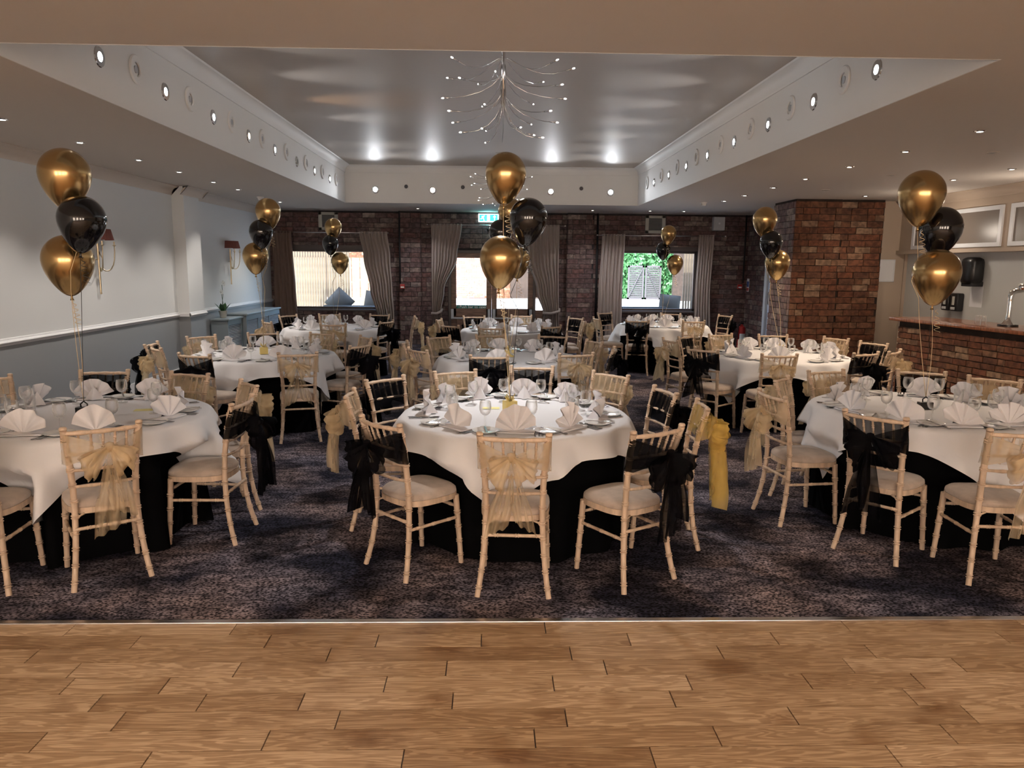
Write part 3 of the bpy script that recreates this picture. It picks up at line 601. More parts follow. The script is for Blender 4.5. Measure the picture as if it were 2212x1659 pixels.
# wall fittings on the back wall
for k, (a, b, lab) in enumerate(((-3.73,-3.31,'square louvred vent above the left window'),(3.35,3.79,'square louvred vent above the right window'))):
    t = thing('air_vent', lab, 'vent', ((a+b)/2, YB, 2.46), group='louvred vents on the back wall'); hw = (b-a)/2; mb = MB()
    mb.bbox((-hw,-.045,0),(hw,-.01,.06),.004); mb.bbox((-hw,-.045,.32),(hw,-.01,.38),.004); mb.bbox((-hw,-.045,.0),(-hw+.075,-.01,.38),.004); mb.bbox((hw-.075,-.045,0),(hw,-.01,.38),.004); build('frame', mb, m_vent, t)
    for i in range(9): build('slat', MB().box((-hw+.07,-.035,.065+i*.028),(hw-.07,-.015,.08+i*.028)), m_ventd, t)
    box1('backing', (-hw+.06,-.016,.05), (hw-.06,-.008,.33), m_blackm, t)
sp = thing('wall_speaker', 'small grey loudspeaker high on the back wall', 'speaker', (4.94, YB, 2.53))
build('cabinet', MB().bbox((-.125,-.16,0),(.125,-.015,.29),.015), m_spk, sp); build('badge', MB().box((-.02,-.165,.13),(.02,-.16,.17)), m_trim, sp)
def pipe(lab, x, y, z0, loc2=None, m=m_blackm, r=.018):
    o = build('conduit_pipe', MB().tube([(x,y,z0),(x,y,H)], r, 10), m, smooth=True); o['label'] = lab; o['category'] = 'pipe'
pipe('thin dark conduit beside the left brick pier', -2.0+.02, YB-.17, 1.33); pipe('black vertical pipe beside the right brick pier', 2.31, YB-.035, .05, r=.024); pipe('black vertical conduit in the back right corner', 5.57, YB-.035, 1.40)
def call(lab, x, y, z):
    t = thing('fire_call_point', lab, 'call point', (x, y, z)); build('box', MB().bbox((-.05,-.05,-.05),(.05,0,.05),.006), m_red, t); build('label_plate', MB().box((-.035,-.053,-.03),(.035,-.049,.0)), m_signw, t)
call('red fire call point on the left brick pier', -1.93, YB-.16, 1.27); call('red fire call point in the back right corner', 5.50, YB-.015, 1.32)
ns = thing('safety_notice', 'blue and red safety notice by the corner call point', 'sign', (5.63, 16.30, 1.22))
build('plate', MB().box((0,-.07,0),(.004,.07,.28)), m_signw, ns, loc=(-.003,0,0)); build('blue_panel', MB().box((-.006,-.06,.1),(-.003,.06,.22)), m_signb, ns); build('red_panel', MB().box((-.006,-.06,.015),(-.003,.06,.08)), m_red, ns)
def extinguisher(lab, x, y):
    t = thing('fire_extinguisher', lab, 'fire extinguisher', (x, y, .004), group='fire extinguishers in the back right corner')
    build('cylinder', MB().lathe([(0,0),(.08,0),(.085,.02),(.085,.40),(.07,.46),(.03,.49),(.025,.52),(0,.52)], 18), m_red, t, smooth=.6)
    build('valve', MB().bbox((-.03,-.015,.52),(.04,.015,.56),.004).bbox((-.03,-.012,.575),(.09,.012,.59),.003), m_black, t); build('hose', MB().tube([(-.03,-.02,.54),(-.09,-.05,.48),(-.10,-.06,.3),(-.09,-.06,.2)], .011, 8), m_black, t, smooth=True)
    build('data_label', MB().grid(lambda u, v: (.0862*cos(-pi/2+(u-.5)*1.5), .0862*sin(-pi/2+(u-.5)*1.5), .12+.2*v), 8, 1), m_signw, t)
extinguisher('left-hand red fire extinguisher of the corner pair', 5.22, 16.1); extinguisher('right-hand red fire extinguisher of the corner pair', 5.44, 16.0)

# ------------------------------------------------------------------ ceiling lights
def disc_light(name, loc, rot, rb, rl, mlens, label, group, cat='ceiling light', ring=m_chrome):
    t = thing(name, label, cat, loc, group=group); t.rotation_euler = rot
    build('bezel', MB().lathe([(rl,-.002),(rl,-.008),(rb-.006,-.008),(rb,-.002),(rb,0),(rl,0)], 24, cap=False), ring, t, smooth=.6)
    build('lens', MB().lathe([(0,-.003),(rl*.7,-.005),(rl,-.003),(rl,0),(0,0)], 20), mlens, t, smooth=.6)
    return t
R0 = (0,0,0); n0 = len(LEFT_DL)
ordn = ['nearest','second nearest','third nearest','fourth nearest','fifth nearest','sixth nearest','seventh nearest','eighth nearest']
for i, y in enumerate(LEFT_DL): disc_light('recessed_downlight', (-3.93, y, H), R0, .048, .025, m_leds, f'recessed downlight in the left soffit, {ordn[i]} to the camera', 'left soffit downlights')
for i, y in enumerate(RIGHT_DL): disc_light('recessed_downlight', (4.0, y, H), R0, .048, .025, m_leds, f'recessed downlight in the row beside the right fascia, {ordn[i]}', 'right soffit downlights')
for i, y in enumerate(FAR_R): disc_light('recessed_downlight', (5.86, y, H), R0, .048, .025, m_leds, f'recessed downlight over the bar front, {ordn[i]}', 'bar row downlights')
for i, y in enumerate((7.34, 9.18, 10.99)): disc_light('recessed_downlight', (4.85, y, H), R0, .06, .045, m_off, f'unlit flush fitting in the middle of the right soffit, {ordn[i]}', 'unlit right soffit fittings', ring=m_ceil)
for i, x in enumerate((-1.5, 2.06, 3.24, 3.94)): disc_light('recessed_downlight', (x, 15.5, H), R0, .048, .025, m_leds, 'recessed downlight by the brick wall, ' + ['left of the exit sign','right of the exit sign','before the right vent','right of the right vent'][i], 'back wall downlights')
for k, (x, y) in enumerate(((-3.98, 13.24), (3.73, 13.33))):
    t = thing('smoke_detector', ['smoke detector on the left soffit','smoke detector on the right soffit'][k], 'smoke detector', (x, y, H)); build('base', MB().lathe([(0,-.02),(.06,-.02),(.06,0),(0,0)], 20), m_plaster, t, smooth=.6); build('head', MB().lathe([(0,-.06),(.035,-.058),(.045,-.04),(.05,-.02),(0,-.02)], 20), m_plaster, t, smooth=.6)
rotL = (0, radians(-90), 0); rotR = (0, radians(90), 0); rotB = (radians(-90), 0, 0)
for i, y in enumerate([5.5, 6.55, 7.63, 8.7, 9.71, 10.78, 11.82, 12.9]):
    disc_light('fascia_spotlight', (RX0+.014, y, 3.145), rotL, .072, .033, m_off if i == 5 else (m_ledw if i == 3 else m_led), f'{"unlit" if i == 5 else "warm orange" if i == 3 else "lit white"} spotlight in the left fascia, {ordn[i]}', 'left fascia spotlights')
for i, y in enumerate([5.5, 6.55, 7.6, 8.65, 9.7, 10.74, 11.78, 12.84]):
    disc_light('fascia_spotlight', (RX1-.014, y, 3.145), rotR, .072, .033, m_led, f'lit spotlight in the right fascia, {ordn[i]} to the camera', 'right fascia spotlights')
for i, x in enumerate(FASB): disc_light('fascia_spotlight', (x, RY1-.014, 3.11), rotB, .072, .042, m_led, ['leftmost','second from left','second from right','rightmost'][i]+' lit spotlight in the far fascia', 'far fascia spotlights')
for i, x in enumerate((-1.59,-.54,.52,1.67)): disc_light('fascia_nozzle', (x, RY1-.014, 3.17), rotB, .035, .025, m_off, ['leftmost','second from left','second from right','rightmost'][i]+' small dark round nozzle in the far fascia', 'far fascia nozzles', 'ceiling fitting', m_off)
def nozzle(x, y, rot, lab, grp):
    t = thing('fascia_nozzle', lab, 'ceiling fitting', (x, y, 3.195), group=grp); t.rotation_euler = rot
    build('ring', MB().lathe([(.05,-.004),(.055,-.014),(.10,-.016),(.108,-.008),(.108,0),(.05,0)], 26, cap=False), m_fasc, t, smooth=.8)
    build('insert', MB().lathe([(0,-.008),(.028,-.008),(.028,0),(0,0)], 16), m_spk, t)
for i, y in enumerate([6.04, 7.07, 8.15, 9.2, 10.25, 11.3, 12.36, 13.43]): nozzle(RX0+.014, y, rotL, f'round white nozzle ring in the left fascia, {ordn[i]}', 'left fascia nozzle rings')
for i, y in enumerate([6.01, 7.06, 8.12, 9.17, 10.22, 11.26, 12.3, 13.4]): nozzle(RX1-.014, y, rotR, f'round white nozzle ring in the right fascia, {ordn[i]}', 'right fascia nozzle rings')
# chandeliers: rods fanning out from a stem
def chandelier(x, y, lab, seed):
    t = thing('chandelier', lab, 'chandelier', (x, y, 2.6)); rr = random.Random(seed); top = RZ-2.6
    build('ceiling_plate', MB().bbox((-.09,-.09,top-.03),(.09,.09,top),.004), m_chrome, t); build('stem', MB().tube([(0,0,top-.02),(0,0,.64),(0,0,.25)], [.016,.016,.006], 12), m_chrome, t, smooth=True)
    tiers = [(.68, .46, .60, 7), (.60, .44, .42, 7), (.48, .38, .24, 7), (.42, .26, .12, 6)]
    for zt, rr_, zb, n in tiers:
        for k in range(n):
            a = 2*pi*(k+rr.random()*.55)/n + zt*9; R_ = rr_*rr.uniform(.9,1.05); ze = zb+rr.uniform(-.03,.03)
            if zt > .65: pts = [(.012*cos(a), .012*sin(a), zt-.02)] + [(R_*s*cos(a), R_*s*sin(a), zt-.16*sin(min(1, s*1.15)*pi/2)+.05*s**3) for s in (.12,.28,.45,.62,.8,1)]
            else: pts = [(.012*cos(a), .012*sin(a), zt+.02)] + [(R_*(s**1.7)*cos(a), R_*(s**1.7)*sin(a), zt+(ze-zt)*sin(s*pi/2)**.85) for s in (.2,.4,.6,.8,.92,1)]
            ar = build('arm', MB().tube(pts, .0028, 6), m_chrome, t, smooth=True)
            e = Vector(pts[-1]); d = (e-Vector(pts[-2])).normalized()
            build('lamp_tip', MB().tube([e-d*.01, e+d*.035, e+d*.04], [.005,.006,.003], 8), m_chrome, ar, smooth=True)
            build('bulb', MB().tube([e+d*.04, e+d*.052, e+d*.06], [.005,.006,.003], 8), m_bulb, ar)
    build('arm', MB().tube([(0,0,.28),(.003,0,.15),(-.004,0,.06)], .003, 6), m_chrome, t)
chandelier(.08, 5.8, 'near chrome spray chandelier of thin curved rods', 1); chandelier(.15, 12.5, 'far chrome spray chandelier behind the middle balloons', 5)

# ------------------------------------------------------------------ left wall furniture
def sconce(y, lab):
    t = thing('wall_sconce', lab, 'wall light', (XL, y, 1.37), group='twin-arm wall lights')
    build('back_rod', MB().tube([(.03,0,0),(.03,0,.62)], [.011,.013], 10).lathe([(0,-.02),(.012,-.015),(.014,0),(0,.01)], 10, Matrix.Translation((.03,0,0))).tube([(0,0,.4),(.03,0,.4)], .008, 6), m_brass, t, smooth=.7)
    for s in (-1, 1):
        pts = [(.05, 0, .30)] + [(.05+.11*sin(u*pi/2), s*(.02+.125*sin(u*pi*.55)), .28-.05*sin(u*pi)+.28*u*u) for u in (.15,.3,.45,.6,.75,.9,1)]
        build('arm', MB().tube(pts, .007, 8).tube([(.04,0,.5),(.06,s*-.045,.4),(.06,s*-.04,.3),(.05,0,.26)], .005, 6), m_brass, t, smooth=True)
        e = pts[-1]; build('candle_cup', MB().lathe([(.004,0),(.022,.012),(.024,.016),(.009,.018),(.009,.06),(0,.06)], 12, Matrix.Translation(e)), m_brass, t, smooth=.7)
    def sh(u, v): a = -pi/2+u*pi; k = 1+.18*(1-v); p = 1+.03*sin(u*90); return (.01+.165*cos(a)*k*p, .185*sin(a)*k, .635+.13*v)
    build('lamp_shade', MB().grid(sh, 60, 2), m_shade, t)
sconce(9.28, 'wall light with a dark red shade half behind the left balloons'); sconce(13.9, 'wall light with a dark red shade near the orchid')
def radcover(lab, y0, y1, d, h, n):
    t = thing('radiator_cover', lab, 'radiator cover', (XL, y0, .004)); L_ = y1-y0; z = h
    build('cabinet', MB().box((.045,0,0),(d-.03,.03,z-.03)).box((.045,L_-.03,0),(d-.03,L_,z-.03)).box((d-.03,0,0),(d,L_,.1)).box((d-.03,0,z-.12),(d,L_,z-.03)), m_rad, t)
    build('top', MB().bbox((.045,-.03,z-.03),(d+.03,L_+.03,z),.006), m_rad, t)
    w_ = L_/n
    for i in range(n+1): build('stile', MB().box((d-.03, max(0,i*w_-.03), .1),(d, min(L_, i*w_+.03), z-.12)), m_rad, t)
    for i in range(n):
        mb = MB(); zz = .11
        while zz < z-.13: mb.box((d-.022, i*w_+.03, zz),(d-.012,(i+1)*w_-.03, zz+.012)); zz += .026
        build('grille', mb, m_spk, t)
radcover('near grey radiator cover on the left wall with the orchid on it', 12.75, 13.45, .33, .80, 1); radcover('long grey radiator cover with three grilles towards the back wall', 13.5, 15.6, .40, .84, 3)
op = thing('potted_orchid', 'white orchid in a grey pot on the near radiator cover', 'plant', (XL+.17, 13.0, .806))
build('pot', MB().lathe([(0,0),(.05,0),(.068,.10),(.075,.10),(.075,.12),(.062,.12),(.055,.08),(0,.08)], 16), m_pot, op, smooth=.6)
for k in range(4):
    a = k*1.6; build('leaf', MB().grid(lambda u, v: ((.02+.13*u)*cos(a)-(v-.5)*.08*sin(pi*min(1,u+.1))*sin(a), (.02+.13*u)*sin(a)+(v-.5)*.08*sin(pi*min(1,u+.1))*cos(a), .10+.22*u-.06*u*u), 6, 2), m_green, op, smooth=True)
for s, top in ((1, .42), (-1, .56)):
    st = build('flower_stem', MB().tube([(0,0,.1),(.005*s,.0,.25),(.0,s*-.03,.4),(.01,s*.02-.06*(s>0),top),(.02,-.16 if s > 0 else -.02,top+.03)], .004, 6), m_green, op, smooth=True)
    for q in range(4):
        yy = (-.16 if s > 0 else -.05)+q*.035; zz = top+.03+.02*sin(q*2)
        mb = MB()
        for p in range(5):
            b_ = p*2*pi/5; mb.add([(.02,yy,zz),(.03,yy+.03*cos(b_-.4),zz+.03*sin(b_-.4)),(.025,yy+.042*cos(b_),zz+.042*sin(b_)),(.03,yy+.03*cos(b_+.4),zz+.03*sin(b_+.4))], [(0,1,2,3)])
        build('blossom', mb, m_petal, st)

# ------------------------------------------------------------------ chairs
def joints(path, n, r0, r1, gap=.088, bead=.0045):
    """bamboo turning: sample a path densely, with paired beads every `gap`"""
    P_ = [Vector(p) for p in path]; sg_ = [(P_[i+1]-P_[i]).length for i in range(len(P_)-1)]; Lt = sum(sg_)
    def at(s):
        for i, l in enumerate(sg_):
            if s <= l or i == len(sg_)-1: return P_[i].lerp(P_[i+1], min(1, s/l))
            s -= l
    st = set([0, Lt]); k = gap*.6
    ev = []
    while k < Lt-.02:
        ev.append(k)
        for d in (-.011,-.008,-.005,-.002,.002,.005,.008,.011): st.add(k+d)
        k += gap
    for i in range(1, 8): st.add(Lt*i/8)
    st = sorted(s for s in st if 0 <= s <= Lt); rad = []
    for s in st:
        r = r0+(r1-r0)*s/Lt
        for e in ev:
            d = s-e
            if abs(abs(d)-.0065) < .0025: r += bead
            elif abs(d) < .003: r -= bead*.3
        rad.append(r)
    return [at(s) for s in st], rad
def smoothp(a, b, c, n=10):
    a, b, c = map(Vector, (a, b, c)); m1 = b*2-(a+c)*.5
    return [a*(1-t)**2+m1*2*t*(1-t)+c*t*t for t in [i/n for i in range(n+1)]]
def rail_y_(x): return -.028*(1-(x/.172)**2)
def make_chair():
    t = thing('banquet_chair', 'x', 'chair')
    for s in (-1, 1):
        p, r = joints(smoothp((s*.190,.015,0), (s*.150,.075,.44), (s*.177,0,.885)), 10, .015, .0178)
        mb = MB().tube(p, r, 10); e = p[-1]; mb.lathe([(.012,0),(.019,.004),(.019,.012),(.014,.018),(0,.02)], 10, Matrix.Translation(e))
        build('back_post', mb, m_wood, t, smooth=.9)
        p, r = joints([(s*.185,.43,0),(s*.168,.405,.42)], 10, .0145, .018); build('leg', MB().tube(p, r, 10), m_wood, t, smooth=.9)
    tr = build('top_rail', MB().tube([(x, rail_y_(x), .868) for x in [-.172+.0172*2*i for i in range(11)]], [.0115+(.003 if i in (2,5,8) else 0) for i in range(11)], 8), m_wood, t, smooth=.9)
    def hx(z): f = z/.885; return .150+(.027)*abs(f-.5)*2 if z > .44 else .15
    def py(z): return .075*(1-((z-.44)/.445)**2)*1.0
    for z in (.745, .655, .565):
        h = hx(z); build('back_rail', MB().tube([(x, py(z)+rail_y_(x*1.0)*.9, z) for x in [-h+h*.2*i for i in range(11)]], [.0085+(.0025 if i in (3,7) else 0) for i in range(11)], 8), m_wood, t, smooth=.9)
    for k in range(5):
        x = -.11+.055*k; ya_, yb_ = py(.745)+rail_y_(x)*.9, rail_y_(x)
        p, r = joints([(x,ya_,.745),(x*1.03,yb_,.868)], 6, .0065, .0065, .05, .002); build('spindle', MB().tube(p, r, 7), m_wood, t, smooth=.9)
    # seat outline: rounded trapezoid
    def outline(sc_, off=0):
        pts = []
        for i in range(32):
            a = 2*pi*i/32; c_, s_ = cos(a), sin(a); e = .62
            x = abs(c_)**e*(1 if c_ > 0 else -1); y = abs(s_)**e*(1 if s_ > 0 else -1)
            wd = .172+.022*((y+1)/2); pts.append((x*wd*sc_, .262+y*.188*sc_))
        return pts
    fr_ = MB(); 
    for (s0, z0), (s1, z1_) in (((1,.405),(1,.437)),):
        o_ = outline(1.03); i_ = outline(.82); n = 32
        vs = [(x,y,.405) for x,y in o_]+[(x,y,.437) for x,y in o_]+[(x,y,.437) for x,y in i_]+[(x,y,.405) for x,y in i_]
        fr_.add(vs, [(a*n+i, a*n+(i+1)%n, ((a+1)%4)*n+(i+1)%n, ((a+1)%4)*n+i) for a in range(4) for i in range(n)])
    build('seat_frame', fr_, m_wood, t, smooth=.9)
    cu = MB(); rings = [(1.0,.434),(1.025,.445),(1.01,.460),(.93,.474),(.75,.482),(.4,.487),(.05,.488)]
    vs = [(x,y,z) for s, z in rings for x, y in [(a, .262+(b-.262)) for a, b in outline(s)]]; n = 32
    cu.add(vs, [(k*n+i, k*n+(i+1)%n, (k+1)*n+(i+1)%n, (k+1)*n+i) for k in range(len(rings)-1) for i in range(n)]+[tuple((len(rings)-1)*n+i for i in range(n)), tuple(range(n))[::-1]])
    build('seat', cu, m_seat, t, smooth=True)
    for a, b in (((-.158,.06,.33),(.158,.06,.33)), ((-.172,.41,.35),(.172,.41,.35)), ((-.165,.06,.285),(-.176,.42,.285)), ((.165,.06,.285),(.176,.42,.285))):
        p, r = joints([a, b], 6, .0095, .0095, .11, .002); build('stretcher', MB().tube(p, r, 8), m_wood, t, smooth=.9)
    for s in (-1, 1): build('brace', MB().tube([(s*.150,.07,.345),(s*.146,.073,.375),(s*.130,.075,.398),(s*.105,.078,.408)], .006, 6), m_wood, t, smooth=True)
    return t
def sash_parts(t, col, var):
    rr = random.Random(var*7+len(col)); M1, M2 = {'g':(m_goldorg,m_goldbow),'b':(m_blkorg,m_blkbow),'y':(m_yelorg,m_yelbow),'p':(m_paleorg,m_goldbow)}[col]
    zt, zb = (.858, .675) if col == 'b' else (.868, .695); knot = Vector((rr.uniform(-.02,.02), -.075, .79 if col != 'b' else .77))
    ph = rr.random()*6
    def fn(u, v):
        # u round the back: 0..0.5 front face left->right, 0.5..1 behind right->left
        z = zb+(zt-zb)*v
        if u <= .5:
            x = -.192+.384*(u/.5); y = rail_y_(max(-.17,min(.17,x)))+.026+.04*(1-v); wob = .004*sin(x*60+ph)+.003*sin(v*9+x*20)
            if abs(x) > .185: y -= .02
            return (x, y+wob, z+.004*sin(x*30+ph))
        q = (u-.5)/.5; x = .192-.384*q; g = abs(x-knot.x)/.2; g = min(1, g)**.8
        zc = knot.z + (z-(zt+zb)/2)*max(.12, g)+( (zt+zb)/2-knot.z)*g; y = -.022+(knot.y+.03)*(1-g)+rail_y_(max(-.17,min(.17,x)))+.02*(1-v)*g
        return (x, y+.005*sin(v*22+ph)*(1-g*.5), zc)
    sh = build('sash', MB().grid(fn, 40, 10, wrap=True), M1, t, smooth=True)
    kn = MB().lathe([(0,-.028),(.02,-.022),(.027,0),(.02,.022),(0,.028)], 10, Matrix.Translation(knot+Vector((0,-.005,0))) @ Matrix.Scale(.7,4,(0,1,0))); build('knot', kn, M2, sh, smooth=True)
    mb = MB(); big = 1.0 if col != 'b' else 1.15
    for s in (-1, 1):
        for lay in range(2):
            L_ = big*rr.uniform(.11,.155)*(1 if lay == 0 else .8); dz = rr.uniform(-.5,.15)-(.45 if lay else 0); out = Vector((s*cos(dz), -.15, sin(dz))).normalized(); wmax = rr.uniform(.06,.08)*big; p0 = rr.random()*6
            def lp(u, v):
                r_ = L_*sin(pi*u)**.75; w_ = .012+wmax*sin(pi*u)**.8; c = knot + out*r_ + Vector((0,-1,0))*(.045*sin(2*pi*u)+.01)
                cr = Vector((-out.z*s*.6, -.1, abs(out.x)*1.0)).normalized()
                return c + cr*(v-.5)*w_*1.5 + Vector((.006*sin(v*17+p0*2)*sin(pi*u),.014*sin(v*13+p0+u*5)*sin(pi*u), -.05*sin(pi*u)))
            mb.grid(lp, 18, 8)
    build('bow', mb, M2, sh, smooth=True)
    for s in (-1, 1):
        Lt = rr.uniform(.30,.46) if col != 'y' else .5; dx = s*rr.uniform(.01,.05); wb = rr.uniform(.09,.14); p0 = rr.random()*6
        def tl(u, v):
            w_ = .015+wb*min(1, u*1.6)**.9; cut = .06*(v-.5)*s
            return (knot.x+dx*u*1.6+(v-.5)*w_, knot.y-.012-.02*sin(u*2.2)-.012*s*(.5)+(.05 if col == 'y' else .022)*sin(v*(11 if col == 'y' else 17)+p0+u*3)*min(1,u*3)-.02*u, knot.z-.015-(Lt+cut)*u)
        build('tail', MB().grid(tl, 16, 14), M1 if col != 'b' else M1, sh, smooth=True)
CH = [('T1','g',.12,3.70,-4),('T1','b',-.61,4.03,-46),('T1','g',-.94,4.91,-88),('T1','b',-.80,5.58,-134),('T1','g',-.29,5.98,-156),('T1','b',.35,6.28,-183),('T1','g',.96,5.88,-228),('T1','b',1.22,5.10,-258),('T1','b',.89,3.84,32),('T2','g',-2.05,3.89,34),('T2','b',-1.57,4.66,88),('T2','g',-1.74,5.32,-235),('T2','b',-3.06,5.91,-174),('T4','g',-1.86,7.16,14),('T2','g',-2.35,5.80,-200),('T4','b',-2.79,7.02,-20),('T4','b',-3.6,7.94,-86),('T4','g',-3.4,8.79,-129),('T4','b',-2.82,9.25,-157),('T4','g',-2.1,9.27,-205),('T4','g',-1.48,8.8,-240),('T4','b',-1.4,7.95,64),('T7','g',-2.26,10.69,6),('T7','b',-3.38,12.47,-126),('T7','g',-2.77,12.83,-156),('T7','b',-1.91,12.8,-197),('T7','b',-1.58,11.29,65),('T7','g',-3.32,11.09,-53),('T7','g',-1.25,12.24,-262),('T8','b',-.29,12.5,-171),('T8','g',.52,12.82,-192),('T8','g',-.82,11.7,-98),('T8','b',-.59,10.62,-44),('T8','g',0,10.27,-9),('T8','b',.86,10.58,37),('T8','b',1.41,12.34,-235),('T9','b',2.1,13.77,-143),('T9','b',2.33,11.80,-12),('T9','g',3.23,11.78,4),('T9','b',3.3,13.63,-201),('T9','b',4.19,13.22,-248),('T5','g',-.75,7.56,-53),('T5','g',-.63,8.91,-134),('T5','b',-.02,7.04,0),('T5','g',.84,7.25,16),('T5','g',-.01,9.17,-167),('T5','b',.76,9.13,-199),('T5','g',1.19,8.5,-248),('T6','g',2.87,7.27,1),('T6','b',2.23,7.74,-46),('T6','b',2.41,9.14,-132),('T6','g',2.95,9.47,-159),('T6','b',3.61,9.41,-187),('T6','g',4.27,9.06,-244),('T6','b',4.45,8.49,-244),('T6','b',3.83,7.44,24),('T6','g',4.24,7.65,44),('T3','b',2.27,4.25,-50),('T3','g',1.93,4.98,-82),('T3','g',2.26,5.65,-126),('T3','g',2.82,6.12,-164),('T3','b',3.63,6.11,-205),('T3','g',4.0,5.73,-224),('T1','y',1.33,4.56,84),('T6','p',2.12,8.72,-75),('T9','p',1.75,12.35,-82),('T8','g',1.45,11.6,90),('T5','b',1.28,7.7,78),('T4','p',-3.4,7.6,-52),('T2','g',-3.72,5.5,-120),('T2','b',-2.72,3.72,8),('T3','g',2.86,3.82,-5),('T5','g',-.95,8.2,-90)]
TC = {'T1':(.16,4.95),'T2':(-2.66,4.85),'T3':(3.11,5.15),'T4':(-2.5,8.2),'T5':(.2,8.08),'T6':(3.3,8.35),'T7':(-2.46,11.75),'T8':(.3,11.55),'T9':(2.93,12.65)}
TN = {'T1':'front middle table','T2':'front left table','T3':'front right table','T4':'second-row left table','T5':'second-row middle table','T6':'second-row right table','T7':'back left table','T8':'back middle table','T9':'back right table'}
PH = {-90:'nearest side',-60:'near side right of centre',-30:'right end towards the camera',0:'right end',30:'right end towards the back',60:'far side right of centre',90:'far side middle',120:'far side left of centre',150:'left end towards the back',180:'left end',-180:'left end',-150:'left end towards the camera',-120:'near side left of centre'}
used = {}
def phrase(T, a, what):
    b = int(round(a/30)*30); b = 180 if b == -180 else b
    for d in (0, 30, -30, 60, -60, 90, -90):
        k = b+d; k = k-360 if k > 180 else k+360 if k <= -180 else k
        if (T, what, k) not in used: used[(T, what, k)] = 1; return PH[k]
    return PH[b]
protos = {}
base = make_chair()
for col in 'gbyp':
    for v in range(3 if col in 'gb' else 1):
        c = base.copy(); C.objects.link(c)
        for ch in list(base.children): cc_ = ch.copy(); C.objects.link(cc_); cc_.parent = c
        sash_parts(c, col, v+1); protos[(col, v)] = c
for ch in list(base.children): bpy.data.objects.remove(ch)
bpy.data.objects.remove(base)
bpy.context.view_layer.update()
for c in protos.values(): register(c)
CN = {'g':'gold','b':'black','y':'yellow','p':'pale-gold'}
first = set(); ctr = {}
for (T, col, x, y, rz) in CH:
    ctr[col] = ctr.get(col, -1)+1; key = (col, ctr[col] % (3 if col in 'gb' else 1))
    if key in first: o = copy_tree(protos[key])
    else: o = protos[key]; first.add(key)
    o.location = (x, y, .004); o.rotation_euler = (0, 0, radians(rz))
    a = degrees(atan2(y-TC[T][1], x-TC[T][0]))
    o['label'] = f'{CN[col]}-sashed limewashed chair, {phrase(T, a, "chair")} of the {TN[T]}'; o['category'] = 'chair'; o['group'] = 'limewashed banquet chairs'
# ------------------------------------------------------------------ tables and cloths
TR = .75; TH = .752
CORN = {'T1':-97,'T2':-84,'T3':-86,'T4':-112,'T5':-80,'T6':-62,'T7':-50,'T8':-90,'T9':-98}
def dent(T, a, z, r, rr=None):
    cx, cy = TC[T]
    for (t2, _, x, y, rz) in CH:
        if t2 != T: continue
        # chair's seat front edge reaches .46 m ahead of its back
        p = Vector((cx+r*cos(a)-x, cy+r*sin(a)-y)); f = Vector((-sin(radians(rz)), cos(radians(rz)))); s = Vector((cos(radians(rz)), sin(radians(rz))))
        u = p.dot(f); v = abs(p.dot(s))
        if v < .25 and u < .48:
            k = min(1, max(0, (.25-v)/.05)); kz = 1 if z < .50 else max(0, 1-(z-.50)/.12)
            r -= (.48-u)*k*kz
    return r
for T, (cx, cy) in TC.items():
    t = thing('round_table', f'round table hidden under its cloths, the {TN[T]}', 'table', (cx, cy, .004))
    build('tabletop', MB().lathe([(0,.715),(TR-.01,.715),(TR-.005,.725),(TR-.01,.74),(0,.74)], 48), m_doorw, t, smooth=.6)
    for s in (0, 1, 2, 3): build('leg', MB().tube([(.3*cos(s*pi/2),.3*sin(s*pi/2),0),(.3*cos(s*pi/2),.3*sin(s*pi/2),.715)], .016, 8), m_steel, t)
    rr = random.Random(T); ph = rr.random()*6; nf = 15
    def sk(u, v):
        a = 2*pi*u; z = .006+(TH-.006-.006)*v
        r = TR+.003+(1-v)*.035*(1+.9*sin(nf*a+ph+.6*sin(3*a))); r = dent(T, a, z, r)
        return (r*cos(a), r*sin(a), z)
    mb = MB().grid(sk, 180, 14, wrap=True); n = len(mb.v)
    mb.add([(TR*cos(2*pi*i/60), TR*sin(2*pi*i/60), TH-.006) for i in range(60)], [tuple(range(60))])
    build('black_undercloth', mb, m_skirt, None, True, loc=(cx, cy, .004), label=f'black floor-length cloth on the {TN[T]}', category='tablecloth', group='black floor-length cloths')
    ca = radians(CORN[T]); hs = .90; amp = rr.uniform(.8, 1.2)
    def half(a):  # distance to the edge of the square cloth
        d = a-ca-pi/4; return hs/max(abs(cos(d)), abs(sin(d)))
    NA, NR = 192, 22
    def wc(u, v):
        a = 2*pi*u; Lc = half(a)
        if v < .45: r = (TR+.002)*(v/.45); return (r*cos(a), r*sin(a), TH)
        s = (v-.45)/.55*max(.02, (Lc-TR)); 
        dd_ = (a-ca)*4; cf = (1+cos(dd_))/2   # 1 at corners
        bend = .018; r = TR+.002+bend*(1-math.exp(-s/bend)); z = TH-s+bend*(1-math.exp(-s/bend))*.8
        r += s*(.17+.08*cf*cf)+ s*.40*amp*(.5+.5*sin(15*a+ph+.5*sin(4*a))) *(.35+.65*(1-cf*.5)) - s*.18*cf**6*abs(sin((a-ca)*2))*2
        r += .01*min(1, s*10)*sin(9*a+ph*2)
        if z < .60: r = dent(T, a, z, r+.0)+.012
        return (r*cos(a), r*sin(a), z)
    me_ = MB().grid(wc, NA, NR, wrap=True).mesh('white_tablecloth', m_cloth, True)
    put('white_tablecloth', me_, None, (cx, cy, .004), 0, label=f'square white cloth with hanging corners on the {TN[T]}', category='tablecloth', group='white square cloths')
